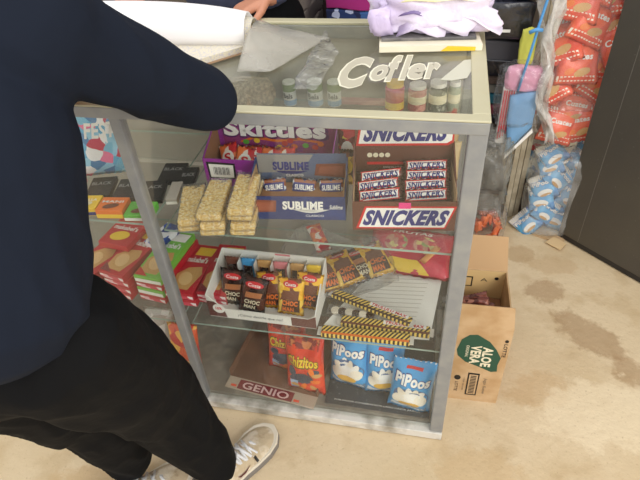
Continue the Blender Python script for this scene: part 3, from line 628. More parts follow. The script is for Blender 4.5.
# red bag of sweets at the rear right
o = pouch('sweet_bag', .25, .155, .045, mat('dark pink foil', (176, 36, 62), .3, bump=(20, .4), var=((200, 60, 80), 14, .5, .65)), None, 12, (-.14, .275, ZL + .012), (R(-72), R(0), R(-6)), crumple=.15); f = pframe(.25, .155, .045)
pdecal('yellow_corner', [(-.085, .008), (.07, .008), (.03, .04), (-.05, .042)], mat('mustard print', (214, 180, 60), .4), o, f, 0)
for x in (-.045, .045): pdecal('window_picture', ell(x, .092, .036, .030, 18), mprint('fruit drops', [(210, 190, 120), (200, 80, 80), (140, 150, 90), (190, 130, 110), (180, 50, 70)], 70), o, f, .5)
text('FRUTAS', WHITE, o, f, .0, .135, .12, .014, .02, .1, k=1)
tag(o, 'large dark pink bag of sweets with round pictures lying at the rear', 'sweet bag')
o = pouch('foil_stick', .02, .07, .006, mat('tan foil', (214, 150, 90), .3), None, 3, (-.095, .285, ZL + .055), (R(-75), 0, R(-40))); tag(o, 'thin tan foil stick lying on the dark pink bag', 'sweet stick')
# wafer sticks
STR = mat('stick stripes', (226, 190, 60), .35); nn = STR.node_tree.nodes; LL = STR.node_tree.links
tcs = nn['Texture Coordinate']; mp = nn.new('ShaderNodeMapping'); mp.inputs['Rotation'].default_value = (0, 0, R(35)); LL.new(tcs.outputs['Object'], mp.inputs[0])
wv = nn.new('ShaderNodeTexWave'); wv.inputs['Scale'].default_value = 34; LL.new(mp.outputs[0], wv.inputs['Vector']); crp = nn.new('ShaderNodeValToRGB'); crp.color_ramp.interpolation = 'CONSTANT'
crp.color_ramp.elements[0].color = lin((232, 200, 96)); crp.color_ramp.elements[1].position = .5; crp.color_ramp.elements[1].color = lin((52, 34, 26)); LL.new(wv.outputs['Color'], crp.inputs[0]); LL.new(crp.outputs[0], nn['Principled BSDF'].inputs['Base Color'])
def stick(a, b_, z, label, edge, w_=.026, h_=.012, redtext=True, pitch=0):
    a, b_ = Vector(a), Vector(b_); ln = (b_ - a).length; ang = math.atan2(b_.y - a.y, b_.x - a.x); mid = (a + b_) / 2
    t = thing('wafer_stick', label, 'wafer stick', (mid.x, mid.y, z), (0, -pitch, ang), 'long striped wafer sticks')
    box('wrapper', (-ln / 2 + .01, -w_ / 2, 0), (ln / 2 - .01, w_ / 2, h_), STR, t, .003)
    boxes('end_crimp', [((-ln / 2, -w_ * .45, h_ * .4), (-ln / 2 + .01, w_ * .45, h_ * .55)), ((ln / 2 - .01, -w_ * .45, h_ * .4), (ln / 2, w_ * .45, h_ * .55))], mat('silver crimp', (210, 205, 195), .3), t)
    f = frame((0, 0, h_), (1, 0, 0), (0, 1, 0)); decal('side_band', rect(-ln / 2 + .012, -w_ * .48, ln / 2 - .012, -w_ * .24), edge, t, f, 1)
    if redtext: decal('white_band', rect(-ln * .02, w_ * .02, ln * .42, w_ * .46), WHITE, t, f, 1); text('TRULULU MAX', RED, t, f, ln * .2, w_ * .24, ln * .40, w_ * .34, .03, .1, k=2)
    return t
stick((-.335, .165), (-.100, .082), ZL + .020, 'striped wafer stick lying uppermost across the others', mat('dark brown band', (66, 40, 32), .4), .027)
stick((-.345, .038), (-.098, .040), ZL + .0015, 'striped wafer stick with orange side nearest the front glass', ORANGE, .030, .016, False)
stick((-.300, .080), (-.050, .072), ZL + .0015, 'striped wafer stick with red lettering behind the orange edged one', CHOC, .030, .016)
o = thing('biscuit_pack', 'clear pack of round biscuits lying under the topmost wafer stick', 'biscuit pack', (-.262, .11, ZL + .0015), (0, 0, R(-6)))
for i in range(6): lathe('biscuit', [(.0105, 0), (.0125, .002), (.0125, .006), (.0105, .008)], [mat('white cream biscuit', (225, 215, 195), .5), DCH][i % 2], o, 16, (-.05 + i * .019, 0, .003 + .0008 * i))
box('wrapper', (-.072, -.015, 0), (.066, .015, .014), CLEAR, o, .003)

# ================================================================== bottom compartment
mg = thing('card_tray', 'low brown card tray with GENIO lettering on its front lip', 'tray', (-.505, .03, .0465), (0, 0, R(-7)))
BRT = mat('brown tray floor', (134, 96, 74), .7, var=((112, 78, 60), 8, .4, .6))
box('tray_floor', (-.145, .028, 0), (.135, .34, .003), BRT, mg)
boxes('side_wall', [((-.148, .028, 0), (-.145, .34, .035)), ((.135, .028, 0), (.138, .34, .035))], BRT, mg)
box('front_lip', (-.148, -.012, 0), (.138, .028, .004), mat('pale lip', (186, 170, 150), .6), mg)
fl = frame((0, .008, .004), (1, 0, 0), (0, 1, 0))
decal('maroon_label', rect(-.110, -.018, .068, .015), MAROON, mg, fl); text('GENIO', mat('pinkish lettering', (232, 200, 196), .5), mg, fl, -.021, -.002, .150, .024, .02, k=2)
for x in (-.132, .072): decal('orange_mark', rect(x, -.014, x + .018, -.006), mat('bright orange mark', (240, 90, 60), .5), mg, fl)
ORF = mprint('orange red foil', [(214, 60, 40), (226, 74, 44), (206, 50, 38)], 14, .28, bump=(26, .35)); 
def chizitos(loc, rot, label, cuts=0):
    w_, h_, t = .124, .215, .05
    o = pouch('snack_bag', w_, h_, t, ORF, None, loc[0] * 30, loc, rot, crumple=.2); f = pframe(w_, h_, t)
    pdecal('maroon_header', rect(-.05, .176, .05, .206), mprint('maroon check', [(130, 40, 36), (180, 60, 50), (96, 40, 30), (200, 120, 70)], 70), o, f, 0)
    text('Chizitos', mat('olive outline', (86, 92, 40), .4), o, f, 0, .130, .100, .044, .07, .1, k=.8, arc=.004, sub=True)
    text('Chizitos', YEL, o, f, 0, .131, .096, .036, .03, .1, k=1.9, arc=.004, sub=True)
    pdecal('dark_picture', ell(-.006, .066, .040, .022, 16, .2), mat('slate print', (70, 76, 90), .4), o, f, .3)
    pdecal('dark_picture', ell(.034, .096, .018, .012, 12), MATS['slate print'], o, f, .2); pdecal('dark_picture', ell(-.034, .092, .014, .016, 12), MATS['slate print'], o, f, .2)
    for i, (x, z) in enumerate(((-.03, .03), (.0, .036), (.03, .032), (.038, .06), (-.012, .018), (.03, .10), (.044, .085))): pdecal('snack_picture', ell(x, z, .015, .008, 10, i), ORANGE if i % 2 else BISC, o, f, .7 + .1 * i)
    pdecal('pale_foot', rect(-.046, .006, -.02, .05), mat('pale blue patch', (170, 190, 215), .4), o, f, .4)
    return tag(o, label, 'snack bag', 'orange snack bags at the bottom')
chizitos((-.402, .060, .0500), (R(-10), R(-2), R(-8)), 'orange Chizitos snack bag in front, whole name visible')
chizitos((-.478, .125, .0500), (R(-8), R(2), R(-4)), 'orange Chizitos snack bag behind on the left, partly hidden')
# dark mat + blue bags
dm = thing('counter_mat', 'dark grey mat with tiny white print under the blue snack bags', 'mat', (-.19, .03, .0465), (0, 0, R(-1)))
box('mat_sheet', (-.152, -.004, 0), (.152, .30, .002), mat('charcoal mat', (62, 66, 72), .4, spots=((110, 115, 118), 140, .62, .7)), dm)
text('POR FAVOR CONSERVE ESTE LADO HACIA ARRIBA', WHITE, dm, frame((0, .012, .002), (1, 0, 0), (0, 1, 0)), 0, 0, .25, .005, 0, k=1)
bm = bmesh.new()
def pipos(loc, rot, label, w_=.118, h_=.205):
    t = .055; o = pouch('snack_bag', w_, h_, t, SKY, None, loc[0] * 40, loc, rot, crumple=.2); f = pframe(w_, h_, t); s = w_ / .118
    pdecal('outline_picture', ell(.002, h_ * .38, .050 * s, h_ * .185, 20), mat('slate blue print', (84, 110, 150), .35), o, f, .2, 4)
    pdecal('steel_foot', rect(-.05 * s, .012, .05 * s, .032), mat('steel foil', (120, 140, 158), .3), o, f, .1)
    pdecal('red_badge', [(-.022 * s, h_ * .855), (.022 * s, h_ * .87), (.024 * s, h_ * .92), (-.02 * s, h_ * .905)], RED, o, f, 0)
    text('PiPoos', BLUE, o, f, 0, h_ * .70, w_ * .86, h_ * .19, .07, .1, k=.8, sub=True)
    text('PiPoos', WHITE, o, f, 0, h_ * .70, w_ * .82, h_ * .165, .045, .1, k=2, sub=True)
    for i, (x, z, a, b2, rr) in enumerate(((-.02, .40, .014, .03, .5), (-.004, .44, .011, .032, .1), (.010, .43, .011, .03, -.2), (.024, .40, .011, .028, -.5), (-.028, .30, .022, .022, 0), (.005, .36, .03, .022, 0), (.030, .33, .018, .02, 0))):
        pdecal('popcorn_picture', ell(x * s, h_ * z, a * s, b2, 12, rr), WHITE if i % 2 else mat('ivory print', (240, 232, 214), .4), o, f, .4 + .12 * i)
    pdecal('yellow_picture', ell(.0, h_ * .22, .030 * s, .013, 14, .05), mat('corn yellow', (228, 180, 80), .4), o, f, 1.8)
    pdecal('white_foot', [(-.052 * s, .008), (.05 * s, .008), (.04 * s, .026), (.01 * s, .020), (-.02 * s, .024), (-.048 * s, .036)], mat('foil white', (220, 224, 228), .3), o, f, .4)
    bm = bmesh.new()
    for i in range(9): x = -w_ / 2 + w_ * (i + .3) / 9; v = [bm.verts.new(f(a, c, 0)) for a, c in rect(x, h_ - .008, x + w_ * .045, h_ - .001)]; bm.faces.new(v)
    bm_obj('crimp_marks', bm, WHITE, o)
    return tag(o, label, 'snack bag', 'blue popcorn snack bags')
pipos((-.278, .098, .0505), (R(-12), R(-3), R(-12)), 'blue PiPoos snack bag at left of the three', .126, .21)
pipos((-.178, .090, .0505), (R(-10), R(2), R(4)), 'blue PiPoos snack bag in the middle, half hidden by the front one', .112, .20)
pipos((-.100, .045, .0505), (R(-8), R(3), R(-4)), 'blue PiPoos snack bag at right, nearest the front glass', .122, .198)

# ================================================================== on the counter top
# notebook
nb = thing('notebook', 'open white notebook with a page curled over on the counter top', 'notebook', (0, 0, 1.0005))
PG = mat('notebook page', (240, 238, 238), .6); PG2 = mat('ruled page', (214, 206, 184), .7, spots=((190, 186, 190), 260, .5, .6))
slab('page_block', [(-.90, .13), (-.60, .18), (-.50, .285), (-.54, .33), (-.86, .28)], 0, .014, PG2, nb, bevel=.001)
slab('cover', [(-.91, .12), (-.597, .172), (-.49, .285), (-.53, .345), (-.87, .285)], -.0003, .0012, mat('notebook cover', (150, 120, 90), .6), nb)
# curled page: profile in the y/z plane swept along the notebook
def curl(name, A, B, prof, m):
    A, B = Vector(A), Vector(B); bm = bmesh.new(); rows = []
    nrm = Vector((-(B - A).y, (B - A).x, 0)).normalized()
    for i in range(13):
        p = A.lerp(B, i / 12); g = 1 - .25 * (i / 12) ** 3
        rows.append([bm.verts.new(p + nrm * y * g + Vector((0, 0, z * g))) for y, z in prof])
    for a, b_ in zip(rows, rows[1:]):
        for k in range(len(prof) - 1): bm.faces.new((a[k], a[k + 1], b_[k + 1], b_[k]))
    return bm_obj(name, bm, m, nb, smooth=True, solid=.0012)
prof = [(.0, .014), (-.004, .035), (.002, .062), (.022, .085), (.05, .095), (.08, .088), (.105, .068), (.135, .040), (.165, .018), (.19, .006)]
curl('curled_page', (-.92, .25, 0), (-.515, .27, 0), prof, PG)
curl('under_page', (-.90, .26, 0), (-.505, .28, 0), [(0, .012), (-.002, .03), (.006, .05), (.026, .068), (.05, .074), (.076, .068), (.10, .05), (.13, .028), (.155, .012), (.175, .004)], PG2)
for i in range(3): decal('ink_note', rect(-.06 + .006 * i, i * .013, -.02 + .004 * i, i * .013 + .003, .0), mat('faint red ink', (210, 150, 160), .7), nb, frame((-.80, .35, .096 - .0), (1, .05, 0), (-.05, 1, -.25), .001))
# transparent flap of plastic over the glass
def sheet_obj(name, P, nx, ny, m, amp, label, cat, thick=.0008, seed=0, zf=None):
    bm = bmesh.new(); A, B, C_, D = [Vector(p) for p in P]; g = []
    for j in range(ny + 1):
        r = []
        for i in range(nx + 1):
            u, v = i / nx, j / ny; p = A.lerp(B, u).lerp(D.lerp(C_, u), v)
            h_ = amp * (abs(noise.noise(Vector((p.x * 18 + seed, p.y * 18, p.z * 18)))) + .5 * abs(noise.noise(Vector((p.x * 50, p.y * 50 + seed, p.z * 50)))))
            p = p + Vector((noise.noise(p * 20 + Vector((seed, 0, 0))), noise.noise(p * 20 + Vector((0, seed, 9))), 0)) * amp * .6; p.z += h_
            if zf: p.z += zf(u, v)
            r.append(bm.verts.new(p))
        g.append(r)
    for j in range(ny):
        for i in range(nx): bm.faces.new((g[j][i], g[j][i + 1], g[j + 1][i + 1], g[j + 1][i]))
    o = bm_obj(name, bm, m, None, smooth=True, solid=thick)
    return tag(o, label, cat)
FLAPM = mglass('greyish film', .28, (196, 192, 182), (252, 252, 250), .25, 5)
sheet_obj('page_film', [(-.50, .155, 1.002), (-.43, .16, 1.002), (-.345, .355, 1.002), (-.50, .43, 1.002)], 12, 16, FLAPM, .003, 'greyish translucent film sheet sticking out of the open notebook', 'film sheet', seed=2, zf=lambda u, v: .05 * math.sin(math.pi * v) * (1 - u) ** 1.5)
sheet_obj('plastic_flap', [(-.365, .07, 1.002), (-.315, .075, 1.002), (-.305, .26, 1.002), (-.36, .40, 1.002)], 14, 24, mglass('clear film', .06, (230, 230, 226), (253, 253, 252), .12, 20, bump=(26, 1.0)), .014, 'clear creased plastic bag lying on the glass left of the etched lettering', 'plastic bag', seed=4)
# book + lilac bag
bk = thing('book', 'thin pale edged book with yellow mark under the lilac bag', 'book', (-.118, .335, 1.0005), (0, 0, R(6)))
box('cover', (-.104, -.020, .0135), (.096, .06, .020), mat('grey book cover', (126, 122, 120), .5, var=((90, 88, 88), 30, .4, .6)), bk, .001)
box('page_block', (-.108, -.0475, .0005), (.106, .055, .0130), mat('pale page edges', (232, 224, 200), .7), bk)
decal('yellow_mark', [(.02, .001), (.092, .001), (.092, .009), (.035, .012)], YEL, bk, frame((0, -.0478, 0), (1, 0, 0), (0, 0, 1)))
LIL = mat('lilac plastic', (206, 190, 222), .35, coat=.3, bump=(25, .6), var=((232, 222, 240), 9, .45, .6)); LILY = mat('cream paper', (236, 226, 176), .5, bump=(20, .4), var=((240, 236, 220), 9, .45, .6))
lb = thing('plastic_bag', 'crumpled lilac plastic bag with cream paper heaped on the counter', 'bag', (-.12, .385, 1.019), (0, 0, R(5)))
o = blob('bag_body', (.25, .12, .085), LIL, lb, 21, amp=.30, freq=2.0, fine=.035, loc=(0, .0, .040), sub=5)
blob('paper_heap', (.19, .085, .05), LILY, lb, 33, amp=.30, freq=2.4, fine=.04, loc=(.02, .0, .092), sub=5)
def ribbon(name, pts, wv_, m, parent, seed):
    bm = bmesh.new(); rows = []
    for i, p in enumerate(pts):
        p = Vector(p); rows.append([bm.verts.new(p + Vector(wv_) * s + noise.noise_vector(p * 40 + Vector((s, seed, 0))) * .006) for s in (-1, -.5, 0, .5, 1)])
    for a, b_ in zip(rows, rows[1:]):
        for k in range(4): bm.faces.new((a[k], a[k + 1], b_[k + 1], b_[k]))
    return bm_obj(name, bm, m, parent, smooth=True, solid=.0015)
ribbon('paper_fold', [(-.07, -.035, .088), (-.04, -.045, .094), (0, -.04, .084), (.05, -.04, .094), (.09, -.03, .084), (.125, -.01, .100)], (0, .026, .014), LILY, lb, 1)
ribbon('paper_fold', [(-.09, .0, .108), (.0, -.01, .118), (.06, -.01, .11), (.12, .01, .118)], (0, .04, .004), LILY, lb, 5)
ribbon('bag_fold', [(-.11, -.055, .06), (-.112, -.062, .04), (-.108, -.06, .02), (-.10, -.058, .004)], (.022, 0, .0), LIL, lb, 2)
ribbon('bag_fold', [(.0, -.04, .05), (.03, -.055, .035), (.06, -.06, .022), (.085, -.06, .016)], (.012, .006, .016), LIL, lb, 3)
ribbon('bag_fold', [(.05, -.03, .05), (.09, -.04, .04), (.12, -.045, .02), (.145, -.045, .008)], (.004, .02, .008), LIL, lb, 4)
ribbon('bag_fold', [(-.07, -.05, .012), (-.03, -.058, .035), (.0, -.058, .02), (.03, -.06, .01)], (.004, .01, .014), LIL, lb, 6)
ribbon('dark_fold', [(-.075, -.052, .05), (-.04, -.058, .056), (-.005, -.056, .046)], (.0, .004, .008), mat('violet fold', (128, 110, 160), .4), lb, 7)

# ================================================================== behind: rack and goods
WD = mat('pale wood', (196, 186, 164), .7, var=((170, 158, 134), 20, .4, .6))
rk = thing('shelf_rack', 'pale wooden shelf rack standing behind the counter', 'shelf', (0, 0, 0))
for x, y in ((.228, 1.06), (.250, 1.075), (.273, 1.09)): box('upright', (x - .009, y - .01, 0), (x + .009, y + .012, 1.5), WD, rk, .001)
for x, y in ((-.78, 1.07), (.228, 1.5), (-.78, 1.5)): box('upright', (x - .015, y - .015, 0), (x + .015, y + .015, 1.5), WD, rk, .001)
for z in (.12, .42, .60): box('shelf_board', (-.78, 1.075, z - .018), (.215, 1.50, z), mat('dark board', (70, 54, 44), .7), rk)
box('back_board', (-.78, 1.515, 0), (.24, 1.525, 1.5), mat('dark brown board', (60, 48, 42), .8), rk)
def folded(name, label, cat, lo, hi, m, layers=3, group=None, stripe=None):
    t = thing(name, label, cat, ((lo[0] + hi[0]) / 2, (lo[1] + hi[1]) / 2, lo[2]), (0, 0, 0), group)
    wx, wy, hz = hi[0] - lo[0], hi[1] - lo[1], hi[2] - lo[2]
    for i in range(layers):
        z0, z1 = hz * i / layers, hz * (i + 1) / layers
        bm = bmesh.new(); addbox(bm, (-wx / 2, -wy / 2, z0 + .001), (wx / 2, wy / 2, z1)); bmesh.ops.subdivide_edges(bm, edges=bm.edges, cuts=7, use_grid_fill=True)
        for v in bm.verts: v.co += noise.noise_vector(v.co * 10 + Vector((i * 3, lo[0] * 9, 0))) * min(.014, hz / layers * .3)
        bm_obj('fold', bm, m if not isinstance(m, list) else m[i % len(m)], t, smooth=True, bevel=.004)
    return t
BKP = mat('black plastic', (34, 34, 40), .22, bump=(16, .8), coat=.4)
folded('clothes_bag', 'shiny black bagged garment with small white mark, upper of two on the rack', 'bagged clothes', (.0, 1.08, .735), (.205, 1.42, .86), BKP, 1)
folded('clothes_bag', 'black bagged garment below the marked one on the rack', 'bagged clothes', (.02, 1.09, .602), (.208, 1.42, .732), [BKP, mat('charcoal cloth', (60, 58, 62), .8)], 2)
fb = frame((.13, 1.078, .80), (1, 0, 0), (0, 0, 1))
tt = [o for o in COL.objects if o.name.startswith('clothes_bag')][0]
decal('white_mark', rect(-.02, -.045, .03, -.035), PAPER, tt, frame((0, -.171, .075), (1, 0, 0), (0, 0, 1), .004)); decal('orange_mark', rect(-.045, -.01, -.038, .01, .008), ORANGE, tt, frame((0, -.171, .075), (1, 0, 0), (0, 0, 1), .004))
folded('cloth_stack', 'teal and dark red folded cloths on the rack below the black bags', 'folded cloths', (.02, 1.085, .422), (.20, 1.42, .575), [mat('dark cloth', (40, 36, 44), .9), mat('wine cloth', (120, 40, 60), .9), mat('teal cloth', (30, 100, 120), .9), mat('grey cloth', (110, 108, 100), .9)], 4)
STB = mprint('woven border', [(40, 60, 110), (190, 200, 230), (60, 100, 160), (30, 40, 80)], 45, .9)
for i, (x0, x1, z0, lab, c) in enumerate(((-.50, -.16, .602, 'lowest', (60, 70, 120)), (-.50, -.17, .70, 'second', (90, 60, 110)), (-.50, -.15, .79, 'topmost', (168, 40, 120)))):
    t = folded('blanket', f'folded magenta and blue woven blanket behind the counter, {lab} of the pile', 'blanket', (x0, 1.08, z0), (x1, 1.44, z0 + .09), [STB, mat('blanket %d' % i, c, .9)], 2, 'woven blankets on the rack')
t = folded('blanket', 'folded magenta blanket on top of the black bagged garments', 'blanket', (-.02, 1.10, .865), (.205, 1.42, .93), [STB, MATS['blanket 2']], 2)
for i, (x, c, lab) in enumerate(((-.70, (214, 80, 150), 'pink'), (-.60, (120, 112, 104), 'grey'))):
    folded('blanket', f'folded {lab} blanket at the left end of the rack behind the notebook', 'blanket', (x - .08, 1.09, .602), (x + .015, 1.44, .88), mat('blanket s%d' % i, c, .9, bump=(80, .4)), 4)

# hanging things at the rack's right end
LB = mat('light blue cloth', (120, 166, 208), .7, bump=(18, .3))
um = thing('blue_pouch', 'light blue cloth pouch hanging from a blue cord', 'hanging pouch', (0, 0, 0))
bm = bmesh.new(); P = [(.158, .985, .575), (.248, .985, .600), (.250, .995, .46), (.172, .985, .355)]
quadwall(bm, P, (0, .028, 0)); bmesh.ops.subdivide_edges(bm, edges=bm.edges, cuts=4, use_grid_fill=True)
for v in bm.verts: v.co += noise.noise_vector(v.co * 20) * .006
bm_obj('pouch_cloth', bm, LB, um, smooth=True)
tube('cord', [(.178, .982, .60), (.196, .98, .74), (.205, .98, .82), (.222, .98, .95), (.235, .98, 1.08)], .0045, mat('blue cord', (90, 160, 220), .5), um)
tube('cord_knot', [(.180, .977, .80), (.200, .972, .812), (.218, .977, .808)], .006, MATS['blue cord'], um)
bm = bmesh.new(); quadwall(bm, [(.176, .984, .345), (.252, .99, .455), (.256, .99, .440), (.174, .984, .328)], (0, .03, 0)); bm_obj('white_trim', bm, WHITE, um)
pk = thing('pink_pouch', 'clear bag with pink and white striped cloth beside the light blue pouch', 'hanging bag', (0, 0, 0))
blob('cloth', (.12, .04, .085), mat('pink cloth', (226, 160, 186), .8, bump=(30, .4)), pk, 3, loc=(.195, 1.01, .635), bottom=False)
bm = bmesh.new()
for i in range(5): addbox(bm, (.137 + i * .008, 1.0, .40 + i * .008), (.141 + i * .008, 1.012, .59))
bm_obj('red_stripes', bm, mat('striped red', (200, 70, 80), .7), pk)
box('white_cloth', (.133, 1.006, .38), (.178, 1.02, .60), mat('white cloth', (226, 220, 216), .8), pk, .004)
blob('clear_bag', (.16, .08, .22), CLEAR, pk, 9, loc=(.19, 1.0, .58), fine=.06, bottom=False)
o = blob('yellow_bag', (.05, .03, .12), mat('yellow green cloth', (206, 206, 90), .7, bump=(25, .4)), None, 2, loc=(.190, 1.03, .735), bottom=False); tag(o, 'narrow yellow green cloth hanging behind the blue cord', 'cloth')
# upper clear bag with orange snack packs
DASH = mat('white dashes', (246, 238, 222), .4); OPK = mprint('orange snack foil', [(234, 88, 56), (240, 98, 60), (226, 76, 50), (244, 120, 66)], 12, .3, bump=(30, .4))
def snack_pack(base, w_=.145, h_=.15, t=.05, blue=False):
    o = pouch('snack_pack', w_, h_, t, base, None, 6, nx=14, nz=16, crumple=.2); f = pframe(w_, h_, t)
    bm = bmesh.new()
    for i in range(11):
        x = -w_ / 2 + .006 + (w_ - .014) * i / 11
        for z0 in ((h_ - .022, .012) if not blue else (h_ - .018,)):
            v = [bm.verts.new(f(a, c, 0)) for a, c in rect(x, z0, x + w_ * .05, z0 + .018)]; bm.faces.new(v)
    bm_obj('dash_band', bm, DASH, o)
    if blue:
        text('PiPoos', BLUE, o, f, 0, h_ * .7, w_ * .8, h_ * .2, .07, k=.7); text('PiPoos', WHITE, o, f, 0, h_ * .7, w_ * .76, h_ * .17, .04, k=1.8)
        pdecal('snack_picture', ell(0, h_ * .3, w_ * .3, h_ * .14, 12), WHITE, o, f, .4); pdecal('snack_picture', ell(0, h_ * .22, w_ * .22, h_ * .06, 12), BISC, o, f, 1)
    else:
        pdecal('snack_picture', ell(-w_ * .2, h_ * .30, w_ * .12, h_ * .07, 12, .4), ORANGE, o, f, .3); pdecal('snack_picture', ell(w_ * .1, h_ * .28, w_ * .2, h_ * .09, 12, .3), BISC, o, f, .5)
        text('Cuates', WHITE, o, f, 0, h_ * .62, w_ * .62, h_ * .14, .03, .1, k=1)
    return o
def pile(src, spots, lab, grp, cat='snack pack'):
    for i, (x, y, z, rx, ry, rz) in enumerate(spots):
        o = src if i == 0 else copy_tree(src)
        o.location = (x, y, z); o.rotation_euler = (R(rx), R(ry), R(rz)); tag(o, lab, cat, grp)
up0 = snack_pack(OPK)
sp_ = []
for r in range(8):
    for c in range(3):
        sp_.append((.325 + c * .10 + (r % 2) * .035 + random.uniform(-.012, .012), 1.03 + .035 * (c % 2) + .008 * r, .535 + r * .068, -32 + random.uniform(-12, 12), random.uniform(-38, 38), random.uniform(-22, 16)))
pile(up0, sp_, 'orange red snack pack with white dashes, inside the upper clear sack by the dark door', 'orange packs in the upper sack')
BAGC = mglass('sack plastic', .06, (225, 225, 218), (252, 252, 250), .15, 14, bump=(14, 1.0))
o = blob('clear_sack', (.38, .24, .62), BAGC, None, 31, amp=.10, loc=(.43, 1.10, .81), sub=5, fine=.05, power=.6); tag(o, 'tall clear sack filled with orange snack packs beside the dark door', 'sack')
FOLD = mglass('sack fold plastic', .42, (232, 228, 222), (250, 250, 248), .2, 22, bump=(24, 1.0))
for i_, (x_, dx_) in enumerate(((-.165, .014), (-.15, .018), (-.175, .010))):
    bm = bmesh.new(); rows = []
    for k_ in range(22):
        z_ = -.40 + .68 * k_ / 21; xx = x_ + .030 * (z_ + .40) / .68 * -1 + .012 * math.sin(k_ * .9 + i_ * 2) - .01 * i_ + (.05 * max(0, (-.22 - z_)) / .18)
        rows.append([bm.verts.new((xx + s_ * dx_ + .004 * math.sin(k_ * 1.7 + s_ * 2), -.125 + .03 * i_ + .012 * math.cos(k_ * 1.3 + s_ * 3), z_)) for s_ in (-1, -.5, 0, .5, 1)])
    for a_, b_ in zip(rows, rows[1:]):
        for k_ in range(4): bm.faces.new((a_[k_], a_[k_ + 1], b_[k_ + 1], b_[k_]))
    bm_obj('gathered_fold', bm, FOLD, o, smooth=True, solid=.0008)
up1 = snack_pack(OPK, .13, .13, .05)
pile(up1, [(.335, 1.02, .385, -22, 12, 0), (.43, 1.03, .39, -24, -14, 0), (.385, 1.05, .44, -22, 8, 0), (.50, 1.08, .40, -25, 9, 0), (.36, 1.08, .47, -20, -18, 0), (.47, 1.09, .46, -20, 16, 0)], 'orange red snack pack with white dashes, in the lower clear sack', 'orange packs in the lower sack')
o = blob('clear_sack', (.30, .20, .19), BAGC, None, 41, amp=.10, loc=(.42, 1.09, .45), sub=4, fine=.05, power=.6); tag(o, 'lower clear sack of orange packs resting on the blue packs', 'sack')
bw0 = snack_pack(mprint('blue white foil', [(60, 140, 205), (80, 160, 215), (226, 232, 238), (90, 170, 220), (40, 96, 168)], 22, .28, bump=(30, .4)), .10, .10, .04, True)
sp_ = []
for r in range(7):
    for c in range(2):
        sp_.append((.335 + c * .07 + .008 * r + random.uniform(-.01, .01), .965 + .03 * c + .012 * r, .010 + r * .046, -30 + random.uniform(-12, 12), random.uniform(-50, 50), random.uniform(-20, 20)))
pile(bw0, sp_, 'blue and white popcorn pack inside the clear sack on the floor', 'blue packs in the floor sack')
o = blob('clear_sack', (.19, .14, .36), mglass('floor sack plastic', .16, (228, 228, 226), (252, 252, 250), .15, 14, bump=(14, 1.0)), None, 51, amp=.10, loc=(.375, 1.005, .18), sub=4, fine=.05, power=.6); tag(o, 'clear sack of blue and white snack packs standing on the floor', 'sack')
o = blob('snack_sack', (.11, .12, .17), mprint('blue silver packs', [(110, 150, 190), (190, 196, 196), (214, 210, 196), (80, 120, 170), (196, 70, 70), (170, 176, 178)], 30, .25, bump=(30, .5)), None, 61, loc=(.320, 1.16, .24), fine=.08, bottom=False); tag(o, 'silver and blue bundle of packs behind the slats', 'bag of snacks')
box('low_crate', (.285, 1.10, 0), (.385, 1.25, .15), mat('dark crate', (70, 56, 48), .7)); tag(COL.objects['low_crate'], 'dark brown crate on the floor under the silver and blue bundle', 'crate')
o = blob('grey_clear_bag', (.15, .14, .36), mglass('grey plastic', .22, (186, 184, 176), (240, 240, 236), .2, 16, bump=(18, 1.0)), None, 71, amp=.2, loc=(.125, 1.02, .24), sub=5, fine=.12); tag(o, 'crumpled greyish clear bag hanging behind the counter corner', 'plastic bag')
ob = thing('orange_bag', 'clear bag of small orange sweets on the floor behind the counter', 'sweet bag', (.150, .955, .0))
for i in range(16):
    a = i * 2.4; r = .013 * math.sqrt(i) * 1.1
    o = pouch('orange_sweet', .06, .034, .02, mat('orange sweet', (232, 118, 58), .35, bump=(40, .4), var=((204, 84, 44), 20, .45, .6)), ob, i, (r * math.cos(a), r * math.sin(a), .012 + .014 * (4 - i // 4)), (R(-60), R(i * 37), R(i * 61)), nx=8, nz=8)
blob('bag', (.13, .12, .15), CLEAR, ob, 81, loc=(0, 0, .072), fine=.08)
# cardboard flats under the sack
o = slab('cardboard_piece', [(.33, .955), (.44, .905), (.455, .95), (.36, 1.0)], .001, .006, CARD); tag(o, 'flat cardboard piece lying under the blue pack sack', 'cardboard')
o = slab('cardboard_piece', [(.375, .905), (.425, .865), (.452, .905), (.41, .945)], .001, .0045, mat('light cardboard', (214, 184, 138), .8), rot=(0, 0, 0), loc=(0, 0, .0055)); tag(o, 'small light cardboard scrap nearest the foot of the dark door', 'cardboard')

# dark metal door, open at an angle
DM = mat('dark grey metal', (88, 84, 76), .42, .4, bump=(6, .05), var=((84, 80, 74), 5, .4, .65), spots=((120, 118, 112), 160, .66, .74))
door = thing('metal_door', 'dark grey metal door standing open at the right edge', 'door', (.425, .954, 0), (0, 0, math.atan2(-.239, .253)))
box('door_leaf', (0, 0, .028), (1.3, .035, 2.05), DM, door, .003)
box('bottom_edge', (.0, .004, .006), (1.3, .031, .028), mat('black edge strip', (34, 32, 32), .5), door)
boxes('fold_line', [((.085, -.0008, .03), (.0862, 0, 2.04))], mat('pale scratch line', (112, 108, 100), .5), door)

